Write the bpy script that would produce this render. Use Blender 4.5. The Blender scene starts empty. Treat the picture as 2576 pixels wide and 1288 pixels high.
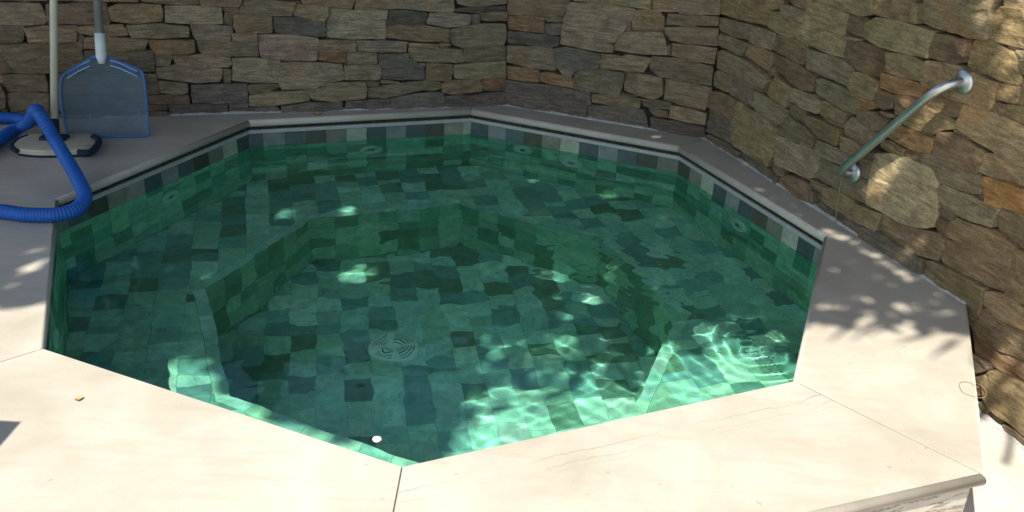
import bpy, math, random
import numpy as np
from mathutils import Vector, Matrix, noise as mnoise

random.seed(7)
rng = np.random.default_rng(11)
SC = bpy.context.scene
COL = SC.collection

# ------------------------------------------------------------------ camera
IMW, IMH = 2576.0, 1288.0          # pixel frame used for all measured positions
FPX, PITCH, ROLL, CAMZ = 2249.515, 0.445851, 0.053055, 1.289768
_cp, _sp = math.cos(PITCH), math.sin(PITCH)
_fw = np.array([0, _cp, -_sp]); _r0 = np.array([1.0, 0, 0]); _u0 = np.array([0, _sp, _cp])
_rt = _r0 * math.cos(ROLL) + _u0 * math.sin(ROLL)
_up = _u0 * math.cos(ROLL) - _r0 * math.sin(ROLL)
CAMP = np.array([0.0, 0.0, CAMZ])
cam = bpy.data.cameras.new("camera")
cam.sensor_fit = 'HORIZONTAL'; cam.sensor_width = 36.0
cam.lens = FPX / IMW * 36.0
cam.clip_start = 0.02; cam.clip_end = 500
camo = bpy.data.objects.new("camera", cam); COL.objects.link(camo)
camo.matrix_world = Matrix(((_rt[0], _up[0], -_fw[0], 0), (_rt[1], _up[1], -_fw[1], 0),
                            (_rt[2], _up[2], -_fw[2], CAMZ), (0, 0, 0, 1)))
SC.camera = camo

# ------------------------------------------------------------------ sky, sun, exposure
SUN_EL = math.radians(52.0)
SUN_AZ = np.array([-0.6, -0.8])                      # horizontal direction towards the sun
SUN = np.array([SUN_AZ[0] * math.cos(SUN_EL), SUN_AZ[1] * math.cos(SUN_EL), math.sin(SUN_EL)])
W = bpy.data.worlds.new("World"); SC.world = W; W.use_nodes = True
wn = W.node_tree.nodes; wl = W.node_tree.links
bg = wn["Background"]
sky = wn.new("ShaderNodeTexSky"); sky.sky_type = 'NISHITA'; sky.sun_disc = False
sky.sun_elevation = SUN_EL; sky.sun_rotation = math.atan2(SUN_AZ[0], SUN_AZ[1])
wl.new(sky.outputs[0], bg.inputs[0]); bg.inputs[1].default_value = 0.15
sl = bpy.data.lights.new("sun", 'SUN'); sl.energy = 4.3; sl.angle = math.radians(0.53)
sl.color = (1.0, 0.95, 0.87)
so = bpy.data.objects.new("sun", sl); COL.objects.link(so)
so.rotation_euler = Vector(-SUN).to_track_quat('-Z', 'Y').to_euler()
so.location = (-4, -5, 8)
sl.cycles.is_caustics_light = True
SC.view_settings.view_transform = 'Standard'; SC.view_settings.look = 'None'
SC.view_settings.exposure = 1.0; SC.view_settings.gamma = 1.0
SC.view_settings.use_curve_mapping = False
cy = SC.cycles
cy.max_bounces = 12; cy.diffuse_bounces = 5; cy.glossy_bounces = 4; cy.transmission_bounces = 8
cy.transparent_max_bounces = 12; cy.volume_bounces = 0
cy.caustics_refractive = True; cy.caustics_reflective = False
cy.blur_glossy = 0.4; cy.sample_clamp_indirect = 6.0
cy.use_denoising = True

# ------------------------------------------------------------------ helpers: pixels to places
def ray(x, y):
    d = _fw * FPX + _rt * (x - IMW / 2) + _up * (IMH / 2 - y)
    return d / np.linalg.norm(d)
def unz(x, y, z=0.0):
    d = ray(x, y); return CAMP + d * ((z - CAMP[2]) / d[2])
def unpl(x, y, P, n):
    d = ray(x, y); return CAMP + d * (((P - CAMP) @ n) / (d @ n))
def project(P):
    d = np.asarray(P) - CAMP; z = d @ _fw
    return np.stack([IMW / 2 + FPX * (d @ _rt) / z, IMH / 2 - FPX * (d @ _up) / z], -1)
ZW = -0.133                                             # water level (coping top is z = 0)
def unwater(x, y, z, ior=1.33):
    d = ray(x, y); S = CAMP + d * ((ZW - CAMP[2]) / d[2])
    ci = -d[2]; e = 1 / ior
    t = e * d + (e * ci - math.sqrt(1 - e * e * (1 - ci * ci))) * np.array([0, 0, 1.0])
    return S + t * ((z - ZW) / t[2])
SLX = SUN_AZ * (math.cos(SUN_EL) / math.sin(SUN_EL))    # horizontal run of the sun ray per metre of height
def sunfoot(P):
    """where the sun ray that reaches P crosses the coping level"""
    P = np.asarray(P, float); q = P[:2].copy(); z = P[2]
    if z < ZW:
        th = math.asin(math.cos(SUN_EL) / 1.33)
        q = q + SUN_AZ * math.tan(th) * (ZW - z); z = ZW
    return q - SLX * z

# ------------------------------------------------------------------ helpers: objects
ORG = {}
def thing(name, loc, label=None, cat=None, group=None, kind=None):
    o = bpy.data.objects.new(name, None); COL.objects.link(o)
    o.empty_display_size = 0.1
    o.location = loc; ORG[o] = np.array(loc, float)
    tag(o, label, cat, group, kind); return o
def tag(o, label=None, cat=None, group=None, kind=None):
    if label: o["label"] = label
    if cat: o["category"] = cat
    if group: o["group"] = group
    if kind: o["kind"] = kind
    return o
def mk(name, verts, faces, mat, parent=None, smooth=False, tint=None, org=None, recv=False):
    """one mesh object; verts in world space; tint = one colour or one per vertex"""
    v = np.asarray(verts, float)
    if org is None: org = ORG[parent] if parent is not None else np.zeros(3)
    org = np.asarray(org, float)
    me = bpy.data.meshes.new(name)
    me.from_pydata((v - org).tolist(), [], [list(map(int, f)) for f in faces])
    me.update()
    if smooth: me.polygons.foreach_set("use_smooth", [True] * len(me.polygons))
    if tint is not None:
        a = me.color_attributes.new("tint", 'FLOAT_COLOR', 'POINT')
        t = np.asarray(tint, float)
        if t.ndim == 1: t = np.tile(t, (len(v), 1))
        a.data.foreach_set("color", np.hstack([t, np.ones((len(v), 1))]).astype(np.float32).ravel())
    me.materials.append(mat)
    o = bpy.data.objects.new(name, me); COL.objects.link(o)
    ORG[o] = org
    if parent is not None:
        o.parent = parent; o.location = org - ORG[parent]
    else:
        o.location = org
    if recv: o.cycles.is_caustics_receiver = True
    return o
class MB:
    """collects pieces into one vertex/face list"""
    def __init__(s): s.v = []; s.f = []; s.t = []; s.n = 0
    def add(s, v, f, tint=None):
        v = np.asarray(v, float); s.v.append(v); s.f += [[i + s.n for i in q] for q in f]; s.n += len(v)
        if tint is not None: s.t.append(np.tile(np.asarray(tint, float), (len(v), 1)))
        return s
    def build(s, name, mat, parent=None, **k):
        if not s.v: return None
        if s.t: k['tint'] = np.vstack(s.t)
        return mk(name, np.vstack(s.v), s.f, mat, parent, **k)
def box(c, h, ax=None):
    ax = np.eye(3) if ax is None else np.asarray(ax)
    c = np.asarray(c, float)
    v = [c + ax[0] * h[0] * a + ax[1] * h[1] * b + ax[2] * h[2] * d for d in (-1, 1) for b in (-1, 1) for a in (-1, 1)]
    return np.array(v), [[0, 2, 3, 1], [4, 5, 7, 6], [0, 1, 5, 4], [2, 6, 7, 3], [0, 4, 6, 2], [1, 3, 7, 5]]
def frames(P):
    P = np.asarray(P, float); n = len(P)
    T = np.gradient(P, axis=0); T /= np.linalg.norm(T, axis=1)[:, None] + 1e-12
    up = np.array([0, 0, 1.0]) if abs(T[0][2]) < 0.9 else np.array([1.0, 0, 0])
    N = np.cross(T[0], up); N /= np.linalg.norm(N)
    Ns = [N]
    for i in range(1, n):
        N = Ns[-1] - T[i] * (Ns[-1] @ T[i]); N /= np.linalg.norm(N) + 1e-12; Ns.append(N)
    Ns = np.array(Ns); return T, Ns, np.cross(T, Ns)
def tube(P, r, seg=12, caps=True):
    P = np.asarray(P, float); n = len(P); r = np.broadcast_to(np.asarray(r, float), (n,))
    T, N, B = frames(P)
    a = np.arange(seg) * 2 * math.pi / seg
    v = (P[:, None] + r[:, None, None] * (np.cos(a)[None, :, None] * N[:, None] + np.sin(a)[None, :, None] * B[:, None])).reshape(-1, 3)
    f = [[i * seg + j, i * seg + (j + 1) % seg, (i + 1) * seg + (j + 1) % seg, (i + 1) * seg + j] for i in range(n - 1) for j in range(seg)]
    if caps: f += [list(range(seg))[::-1], list(range((n - 1) * seg, n * seg))]
    return v, f
def spline(P, n):
    """Catmull-Rom through P, n samples evenly spaced along the length"""
    P = np.asarray(P, float); Q = np.vstack([2 * P[0] - P[1], P, 2 * P[-1] - P[-2]])
    out = []
    for i in range(1, len(Q) - 2):
        for t in np.linspace(0, 1, 40, endpoint=False):
            a, b, c, d = Q[i - 1:i + 3]
            out.append(.5 * ((2 * b) + (c - a) * t + (2 * a - 5 * b + 4 * c - d) * t * t + (3 * b - a - 3 * c + d) * t ** 3))
    out.append(P[-1]); out = np.array(out)
    s = np.r_[0, np.cumsum(np.linalg.norm(np.diff(out, axis=0), axis=1))]
    u = np.linspace(0, s[-1], n)
    return np.stack([np.interp(u, s, out[:, k]) for k in range(out.shape[1])], 1)
def lathe(prof, c, axis, seg=32):
    """prof: (radius, height) pairs around axis through c"""
    ax = np.asarray(axis, float); ax /= np.linalg.norm(ax)
    t = np.array([0, 0, 1.0]) if abs(ax[2]) < .9 else np.array([1.0, 0, 0])
    N = np.cross(ax, t); N /= np.linalg.norm(N); B = np.cross(ax, N)
    a = np.arange(seg) * 2 * math.pi / seg; v = []
    for r, h in prof: v.append(np.asarray(c) + ax * h + r * (np.cos(a)[:, None] * N + np.sin(a)[:, None] * B))
    f = [[i * seg + j, i * seg + (j + 1) % seg, (i + 1) * seg + (j + 1) % seg, (i + 1) * seg + j] for i in range(len(prof) - 1) for j in range(seg)]
    f += [list(range(seg))[::-1], list(range((len(prof) - 1) * seg, len(prof) * seg))]
    return np.vstack(v), f
# --- plane polygons
def area2(p): p = np.asarray(p); x, y = p[:, 0], p[:, 1]; return 0.5 * np.sum(x * np.roll(y, -1) - np.roll(x, -1) * y)
def ccw(p): p = np.asarray(p, float); return p if area2(p) > 0 else p[::-1]
def inset(p, d):
    """inset a CCW polygon by d (one number, or one per edge i -> i+1)"""
    p = np.asarray(p, float); n = len(p); d = np.broadcast_to(np.asarray(d, float), (n,))
    e = np.roll(p, -1, 0) - p; e /= np.linalg.norm(e, axis=1)[:, None]
    nn = np.stack([-e[:, 1], e[:, 0]], 1); out = []
    for i in range(n):
        a = i - 1; A = np.array([nn[a], nn[i]]); b = np.array([nn[a] @ p[i] + d[a], nn[i] @ p[i] + d[i]])
        if abs(np.linalg.det(A)) < 1e-3: out.append(p[i] + nn[i] * d[i])
        else: out.append(np.linalg.solve(A, b))
    return np.array(out)
def clip(poly, a, b, keep_left=True):
    """part of a polygon on the left (or right) of the line a -> b"""
    poly = [np.asarray(q, float) for q in poly]
    n = np.array([-(b[1] - a[1]), b[0] - a[0]]); n = n / np.linalg.norm(n)
    if not keep_left: n = -n
    s = [(q - a) @ n for q in poly]; out = []
    for i in range(len(poly)):
        j = (i + 1) % len(poly)
        if s[i] >= 0: out.append(poly[i])
        if (s[i] > 0 and s[j] < 0) or (s[i] < 0 and s[j] > 0):
            out.append(poly[i] + (poly[j] - poly[i]) * (s[i] / (s[i] - s[j])))
    return out
def clip_in(poly, conv):
    for i in range(len(conv)):
        poly = clip(poly, conv[i], conv[(i + 1) % len(conv)])
        if len(poly) < 3: return []
    return poly
def clip_out(poly, conv):
    out = []
    for i in range(len(conv)):
        a, b = conv[i], conv[(i + 1) % len(conv)]
        o = clip(poly, a, b, False)
        if len(o) >= 3: out.append(o)
        poly = clip(poly, a, b)
        if len(poly) < 3: break
    return out

# ------------------------------------------------------------------ materials
class NT:
    def __init__(s, name):
        s.m = bpy.data.materials.new(name); s.m.use_nodes = True
        s.t = s.m.node_tree; s.b = s.t.nodes["Principled BSDF"]; s.pos = None
    def n(s, typ, **k):
        q = s.t.nodes.new(typ)
        for a, b in k.items(): setattr(q, a, b)
        return q
    def l(s, a, b): s.t.links.new(a, b)
    def P(s):
        if s.pos is None: s.pos = s.n("ShaderNodeNewGeometry").outputs["Position"]
        return s.pos
    def tint(s):
        q = s.n("ShaderNodeVertexColor"); q.layer_name = "tint"; return q.outputs[0]
    def mapped(s, scale, rot=(0, 0, 0), loc=(0, 0, 0)):
        q = s.n("ShaderNodeMapping"); q.inputs["Scale"].default_value = scale
        q.inputs["Rotation"].default_value = rot; q.inputs["Location"].default_value = loc
        s.l(s.P(), q.inputs["Vector"]); return q.outputs[0]
    def noise(s, vec, scale, detail=4, rough=.55, dist=0.0):
        q = s.n("ShaderNodeTexNoise"); q.inputs["Scale"].default_value = scale
        q.inputs["Detail"].default_value = detail; q.inputs["Roughness"].default_value = rough
        q.inputs["Distortion"].default_value = dist
        s.l(vec, q.inputs["Vector"]); return q.outputs[0]
    def ramp(s, fac, stops, interp='LINEAR'):
        q = s.n("ShaderNodeValToRGB"); q.color_ramp.interpolation = interp
        els = q.color_ramp.elements
        while len(els) < len(stops): els.new(.5)
        for e, (p, c) in zip(els, stops):
            e.position = p; e.color = (c, c, c, 1) if isinstance(c, (int, float)) else (*c, 1)
        s.l(fac, q.inputs[0]); return q.outputs[0]
    def mix(s, fac, a, b, mode='MIX'):
        q = s.n("ShaderNodeMix", data_type='RGBA', blend_type=mode)
        for sock, val in ((q.inputs[0], fac), (q.inputs[6], a), (q.inputs[7], b)):
            if isinstance(val, (int, float)): sock.default_value = val
            elif isinstance(val, tuple): sock.default_value = (*val, 1)
            else: s.l(val, sock)
        return q.outputs[2]
    def math(s, op, a, b=None, c=None):
        q = s.n("ShaderNodeMath", operation=op)
        for i, val in enumerate((a, b, c)):
            if val is None: continue
            if isinstance(val, (int, float)): q.inputs[i].default_value = val
            else: s.l(val, q.inputs[i])
        return q.outputs[0]
    def bump(s, h, strength, dist, prev=None):
        q = s.n("ShaderNodeBump"); q.inputs["Strength"].default_value = strength
        q.inputs["Distance"].default_value = dist; s.l(h, q.inputs["Height"])
        if prev is not None: s.l(prev, q.inputs["Normal"])
        return q.outputs[0]
    def out(s, color=None, rough=.6, normal=None, metal=0.0, spec=.5):
        b = s.b
        for k, val in (("Base Color", color), ("Roughness", rough), ("Normal", normal)):
            if val is None: continue
            if isinstance(val, (int, float)): b.inputs[k].default_value = val
            elif isinstance(val, tuple): b.inputs[k].default_value = (*val, 1)
            else: s.l(val, b.inputs[k])
        b.inputs["Metallic"].default_value = metal
        b.inputs["Specular IOR Level"].default_value = spec
        return s.m
def simple(name, color, rough=.5, metal=0.0, spec=.5, var=.12, scale=30):
    t = NT(name); f = t.noise(t.P(), scale)
    dk = tuple(c * (1 - var * 2) for c in color); lt = tuple(min(1, c * (1 + var)) for c in color)
    c = t.mix(t.ramp(f, [(.3, 0.0), (.7, 1.0)]), dk, lt)
    return t.out(c, rough, t.bump(f, .06, .002), metal, spec)
M = {}
def stone_mat():
    t = NT("rough_stone"); ti = t.tint()
    sh = t.n("ShaderNodeVectorMath", operation='MULTIPLY_ADD'); t.l(ti, sh.inputs[0])
    sh.inputs[1].default_value = (7, 5, .6); t.l(t.P(), sh.inputs[2]); p = sh.outputs[0]
    mp = t.n("ShaderNodeMapping"); mp.inputs["Scale"].default_value = (2.4, 2.4, 15); t.l(p, mp.inputs[0])
    bands = t.noise(mp.outputs[0], 6, 6, .66, .12)
    fine = t.noise(mp.outputs[0], 22, 5, .7)
    blot = t.noise(p, 11, 4, .6)
    grit = t.noise(t.mapped((1, 1, 2.2)), 95, 4, .7)
    c = t.mix(t.ramp(bands, [(.36, .0), (.64, 1.0)]), t.mix(1.0, ti, (.66, .64, .62), 'MULTIPLY'), t.mix(1.0, ti, (1.32, 1.29, 1.22), 'MULTIPLY'))
    c = t.mix(t.ramp(blot, [(.52, 0.0), (.68, .75)]), c, t.mix(1.0, ti, (.62, .60, .62), 'MULTIPLY'))
    rust = t.noise(p, 6, 3, .5)
    c = t.mix(t.ramp(rust, [(.60, 0.0), (.74, .55)]), c, t.mix(1.0, ti, (1.25, .86, .55), 'MULTIPLY'))
    c = t.mix(t.ramp(fine, [(.62, 0.0), (.75, .22)]), c, (.38, .32, .22))
    c = t.mix(t.ramp(fine, [(.30, .55), (.42, 0.0)]), c, t.mix(1.0, ti, (.35, .33, .32), 'MULTIPLY'))
    c = t.mix(1.0, c, t.ramp(grit, [(.30, (.66, .66, .66)), (.5, (1.0, 1.0, 1.0)), (.72, (1.30, 1.28, 1.22))]), 'MULTIPLY')
    b = t.bump(bands, .8, .010); b = t.bump(fine, .7, .004, b); b = t.bump(grit, .35, .0015, b)
    return t.out(c, .82, b, 0, .25)
M['stone'] = stone_mat()
M['joint'] = simple("joint_earth_and_gap_shade", (.050, .042, .032), .95, 0, .1, .3, 60)
M['slab_joint'] = simple('dark_slab_joint', (.11, .092, .072), .95, 0, .1, .2, 90)
M['mortar'] = simple("pale_mortar", (.42, .395, .36), .9, 0, .2, .15, 120)
def coping_mat(name, vein=None, seed=0.0, base=(.45, .412, .340), speck=.6):
    t = NT(name)
    p = t.mapped((1, 1, 1), loc=(seed, seed * .7, 0))
    cloud = t.noise(p, 3.2, 5, .6, .4); mott = t.noise(p, 16, 5, .65); spk = t.noise(p, 95, 3, .6)
    streak = t.noise(t.mapped((2.0, 16, 2), rot=(0, 0, seed)), 2.2, 5, .6, .6)
    dk = tuple(c * k for c, k in zip(base, (.82, .80, .76))); lt = tuple(min(.8, c * 1.08) for c in base)
    c = t.mix(t.ramp(cloud, [(.32, 0.0), (.68, 1.0)]), dk, lt)
    c = t.mix(t.ramp(streak, [(.50, 0.0), (.72, .45)]), c, tuple(b * k for b, k in zip(base, (.80, .76, .70))))
    c = t.mix(t.ramp(mott, [(.56, 0.0), (.72, .5)]), c, (.37, .325, .265))
    c = t.mix(t.ramp(spk, [(.66, 0.0), (.76, speck)]), c, (.27, .24, .20))
    pit = t.noise(p, 38, 2, .5); c = t.mix(t.ramp(pit, [(.735, 0.0), (.76, .7)]), c, (.25, .21, .17))
    h = mott
    if vein:
        a, nrm, lines = vein
        d = t.n("ShaderNodeVectorMath", operation='DOT_PRODUCT'); t.l(t.P(), d.inputs[0]); d.inputs[1].default_value = (nrm[0], nrm[1], 0)
        wob = t.noise(t.P(), 7, 7, .62)
        dist = t.math('ADD', t.math('SUBTRACT', d.outputs["Value"], float(np.dot(a, nrm))), t.math('MULTIPLY', t.math('SUBTRACT', wob, .5), .055))
        along = t.noise(t.P(), 3.5, 3)
        for off, w, s in lines:
            k = t.math('ABSOLUTE', t.math('SUBTRACT', dist, off))
            m = t.n("ShaderNodeMapRange"); t.l(k, m.inputs[0]); m.inputs[1].default_value = 0; m.inputs[2].default_value = w
            m.inputs[3].default_value = 1; m.inputs[4].default_value = 0
            f = t.math('MULTIPLY', m.outputs[0], t.math('MULTIPLY', t.ramp(along, [(.38, 0.0), (.56, 1.0)]), s))
            c = t.mix(f, c, (.24, .20, .165))
    b = t.bump(h, .12, .004); b = t.bump(spk, .12, .001, b)
    return t.out(c, t.math('MULTIPLY_ADD', mott, .25, .42), b, 0, .35)
def tile_mat():
    t = NT("green_stone_tile"); ti = t.tint()
    a = t.noise(t.P(), 22, 5, .65, .3); b_ = t.noise(t.P(), 120, 4, .7)
    c = t.mix(t.ramp(a, [(.3, 0.0), (.7, 1.0)]), t.mix(1.0, ti, (.72, .74, .72), 'MULTIPLY'), t.mix(1.0, ti, (1.25, 1.24, 1.22), 'MULTIPLY'))
    c = t.mix(t.ramp(b_, [(.58, 0.0), (.72, .55)]), c, t.mix(1.0, ti, (.45, .48, .46), 'MULTIPLY'))
    c = t.mix(t.ramp(b_, [(.26, .35), (.40, 0.0)]), c, t.mix(1.0, ti, (1.7, 1.7, 1.6), 'MULTIPLY'))
    n = t.bump(a, .25, .004); n = t.bump(b_, .3, .001, n)
    return t.out(c, .55, n, 0, .4)
M['tile'] = tile_mat()
M['grout'] = simple("tile_grout", (.32, .43, .38), .9, 0, .2, .2, 40)
M['trim'] = simple("edge_trim_plastic", (.36, .37, .33), .5, 0, .4, .06, 25)
M['jet'] = simple("white_plastic", (.88, .90, .86), .35, 0, .5, .04, 20)
M['nozzle'] = simple('grey_nozzle_plastic', (.28, .32, .29), .5, 0, .4, .1, 30)
M['dark_plastic'] = simple("black_plastic", (.02, .022, .025), .5, 0, .4, .1, 30)
def water_mat():
    m = bpy.data.materials.new("pool_water"); m.use_nodes = True; nt = m.node_tree; nt.nodes.clear()
    o = nt.nodes.new("ShaderNodeOutputMaterial")
    g = nt.nodes.new("ShaderNodeBsdfGlass"); g.inputs["Color"].default_value = WATER_TINT
    g.inputs["Roughness"].default_value = 0.0; g.inputs["IOR"].default_value = 1.33
    nt.links.new(g.outputs[0], o.inputs["Surface"])
    return m
WATER_TINT = (.66, 1.0, .84, 1)
M['water'] = water_mat()
def steel_mat():
    t = NT("brushed_steel")
    f = t.noise(t.mapped((8, 8, 160)), 6, 3, .6)
    r = t.math('MULTIPLY_ADD', f, .22, .30)
    return t.out((.56, .55, .52), r, t.bump(f, .05, .001), 1.0, .5)
M['steel'] = steel_mat()
M['alu'] = simple("grey_aluminium_pole", (.34, .34, .31), .38, .55, .5, .05, 20)
M['cream_pole'] = simple("cream_coated_pole", (.50, .47, .35), .42, .0, .5, .06, 20)
M['white_sleeve'] = simple("pale_plastic_sleeve", (.62, .66, .62), .45, 0, .4, .04, 20)
M['blue'] = simple("blue_frame_plastic", (.035, .13, .33), .5, 0, .4, .08, 20)
M['paleblue'] = simple("pale_blue_rib_plastic", (.30, .42, .58), .4, 0, .4, .05, 20)
M['hose'] = simple("blue_hose_plastic", (.010, .095, .36), .6, 0, .4, .1, 9)
M['beige'] = simple("beige_plastic", (.44, .40, .28), .5, 0, .4, .08, 25)
M['navy'] = simple("dark_blue_bristle", (.015, .03, .055), .8, 0, .2, .25, 120)
def net_mat():
    m = bpy.data.materials.new("fine_blue_netting"); m.use_nodes = True; nt = m.node_tree
    b = nt.nodes["Principled BSDF"]; o = nt.nodes["Material Output"]
    b.inputs["Base Color"].default_value = (.085, .135, .155, 1); b.inputs["Roughness"].default_value = .8
    tr = nt.nodes.new("ShaderNodeBsdfTransparent"); mx = nt.nodes.new("ShaderNodeMixShader")
    g = nt.nodes.new("ShaderNodeNewGeometry"); n = nt.nodes.new("ShaderNodeTexNoise"); n.inputs["Scale"].default_value = 9
    nt.links.new(g.outputs["Position"], n.inputs["Vector"])
    r = nt.nodes.new("ShaderNodeMapRange"); r.inputs[1].default_value = .3; r.inputs[2].default_value = .7
    r.inputs[3].default_value = .58; r.inputs[4].default_value = .72
    nt.links.new(n.outputs[0], r.inputs[0]); nt.links.new(r.outputs[0], mx.inputs[0])
    nt.links.new(tr.outputs[0], mx.inputs[1]); nt.links.new(b.outputs[0], mx.inputs[2]); nt.links.new(mx.outputs[0], o.inputs["Surface"])
    return m
M['net'] = net_mat()
M['bark'] = simple("tree_bark", (.11, .08, .055), .9, 0, .2, .3, 14)
def leaf_mat():
    t = NT("green_leaf"); f = t.noise(t.P(), 3, 3)
    c = t.mix(f, (.035, .075, .018), (.085, .13, .035))
    t.b.inputs["Transmission Weight"].default_value = 0
    return t.out(c, .5, None, 0, .3)
M['leaf'] = leaf_mat()
M['wood'] = simple("weathered_teak", (.22, .15, .09), .6, 0, .3, .2, 20)
M['dry_leaf'] = simple("dry_yellow_leaf", (.50, .30, .10), .6, 0, .3, .1, 60)
M['petal'] = simple("white_petal", (.80, .80, .74), .5, 0, .3, .03, 40)
M['straw'] = simple("dry_straw", (.30, .22, .12), .7, 0, .2, .1, 50)
M['ground'] = simple("bare_earth", (.16, .13, .10), .95, 0, .1, .25, 3)

# ------------------------------------------------------------------ the pool plan (regular octagon, corners measured at coping level)
_px = dict(A=(1012, 1174, -.003), B=(112, 880, -.005), C=(148, 509, -.012), D=(629, 312.5, -.015), E=(1184.5, 283.5, -.015), F=(1705, 377, -.015), G=(2072, 601, -.012), H=(1994.5, 960, -.004))
V = {k: unz(*p)[:2] for k, p in _px.items()}
ORDER = "AHGFEDCB"                                       # counter-clockwise
OCT = np.array([V[k] for k in ORDER])
CTR = OCT.mean(0)
WALL_F, BENCH_W = .020, .460                             # tile face behind the coping edge; bench inner edge
ZTRIM, ZBENCH, ZFLOOR, ZPATIO = -.066, -.59, -1.04, -.311
def z3(p, z): p = np.asarray(p, float); return np.hstack([p, np.full((len(p), 1), z)])

OA, OH = np.array([-.215, 1.17]), unz(2487, 1200)[:2]
Q = unz(2435, 765)[:2]
OG = OH + (Q - OH) * 1.52
OF = np.array([.99, 4.22]); OE = np.array([-.24, 4.61]); OD = np.array([-1.49, 4.16])
OB = V['B'] + np.array([-.62, -.61]); OC = V['C'] + np.array([-.88, .03])

# ------------------------------------------------------------------ ground and patio
def sheet(name, off_in, off_out, z, mat):
    """one flat sheet around the pool (the basin is a hole in it)"""
    a, b = z3(inset(OCT, -off_in), z), z3(inset(OCT, -off_out), z)
    return mk(name, np.vstack([a, b]), [[i, 8 + i, 8 + (i + 1) % 8, (i + 1) % 8] for i in range(8)], mat)
gs = sheet("ground", .15, 80.0, -.50, M['ground']); tag(gs, kind="structure")
pat = sheet("patio", .15, 5.0, ZPATIO - .016, M['mortar']); tag(pat, kind="structure")
# paving slabs of the lower patio (joint direction measured at the right-hand slab)
j0, j1 = unz(2490, 1212, ZPATIO)[:2], unz(2576, 1238, ZPATIO)[:2]
pd = (j1 - j0) / np.linalg.norm(j1 - j0); pn = np.array([-pd[1], pd[0]])
M['patio'] = coping_mat("pale_patio_stone", None, 3.1, (.56, .53, .47), .1)
PCORE = inset(ccw(np.array([OB, OA, OH, OG, OF, OE, OD, OC])), .03)
for i in range(-4, 4):
    for j in range(-5, 3):
        o = j0 + pd * (i * .8 + .3) + pn * (j * .6 + .0)
        q = np.array([o, o + pd * .796, o + pd * .796 + pn * .596, o + pn * .596])
        c = q.mean(0)
        if not (-3.2 < c[0] < 2.3 and -2.4 < c[1] < 3.2): continue
        for g in clip_out(list(q), PCORE):
            g = ccw(np.array(g)); n = len(g)
            if area2(g) < .004: continue
            r1 = inset(g, .002) if area2(g) > .02 else g
            v = np.vstack([z3(g, ZPATIO - .015), z3(g, ZPATIO - .002), z3(r1, ZPATIO)])
            f = [[k, (k + 1) % n, n + (k + 1) % n, n + k] for k in range(n)] + [[n + k, n + (k + 1) % n, 2 * n + (k + 1) % n, 2 * n + k] for k in range(n)] + [list(range(2 * n, 3 * n))]
            mk("paving_slab", v, f, M['patio'], pat)

# ------------------------------------------------------------------ the plunge pool
POOL = thing("plunge_pool", (CTR[0], CTR[1], ZFLOOR), "octagonal plunge pool with green stone tiles and cream stone coping", "pool")
def ringmesh(prof):
    """octagon rings: (outward offset, z) joined in order, both ends capped"""
    rings = [z3(inset(OCT, -o), z) for o, z in prof]; n = 8
    f = [[i * n + j, i * n + (j + 1) % n, (i + 1) * n + (j + 1) % n, (i + 1) * n + j] for i in range(len(prof) - 1) for j in range(n)]
    f += [list(range((len(prof) - 1) * n, len(prof) * n)), list(range(n))[::-1]]
    return np.vstack(rings), f
TH = .0025
v, f = ringmesh([(.16, -1.25), (.16, -.034), (WALL_F + TH, -.034), (WALL_F + TH, ZBENCH - TH), (-BENCH_W + TH, ZBENCH - TH), (-BENCH_W + TH, ZFLOOR - TH)])
mk("shell", v, f, M['grout'], POOL, recv=True)

# coping slabs: outlines (inner edge first); bull-nosed inner and outer edges, tight joints
AHn = np.array([V['H'][1] - V['A'][1], -(V['H'][0] - V['A'][0])]); AHn /= np.linalg.norm(AHn)
vein = (V['A'], AHn, [(.085, .0022, .9), (.118, .0018, .75), (.135, .0012, .5)])
slabs = [
    ("AH", [V['A'], OA, OH, V['H']], [0, 1, 0, .3], coping_mat("cream_limestone_veined", vein, .4)),
    ("HG", [V['H'], OH, OG, V['G']], [0, .6, 0, .6], coping_mat("cream_limestone_smooth", None, 1.3)),
    ("GF", [V['G'], OG, OF, V['F']], [0, 0, 0, 1], coping_mat("grey_cream_limestone", None, 2.2)),
    ("FE", [V['F'], OF, OE, V['E']], [0, 0, 0, 1], coping_mat("cream_limestone_back", None, 4.7)),
    ("ED", [V['E'], OE, OD, V['D']], [0, 0, 0, 1], coping_mat("cream_limestone_far", None, 5.9)),
    ("DC", [V['D'], OD, np.array([-3.3, 3.62]), np.array([-3.3, 2.96]), OC, V['C']], [0, 0, 0, 0, 0, 1], coping_mat("damp_limestone", None, 6.6, (.45, .405, .33))),
    ("CB", [V['C'], OC, OB, V['B']], [0, 1, 0, .6], coping_mat("cream_limestone_left", None, 7.8)),
    ("BA", [V['B'], OB, OA, V['A']], [0, 1, 0, .25], coping_mat("cream_limestone_front", None, 9.1)),
]
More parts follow.
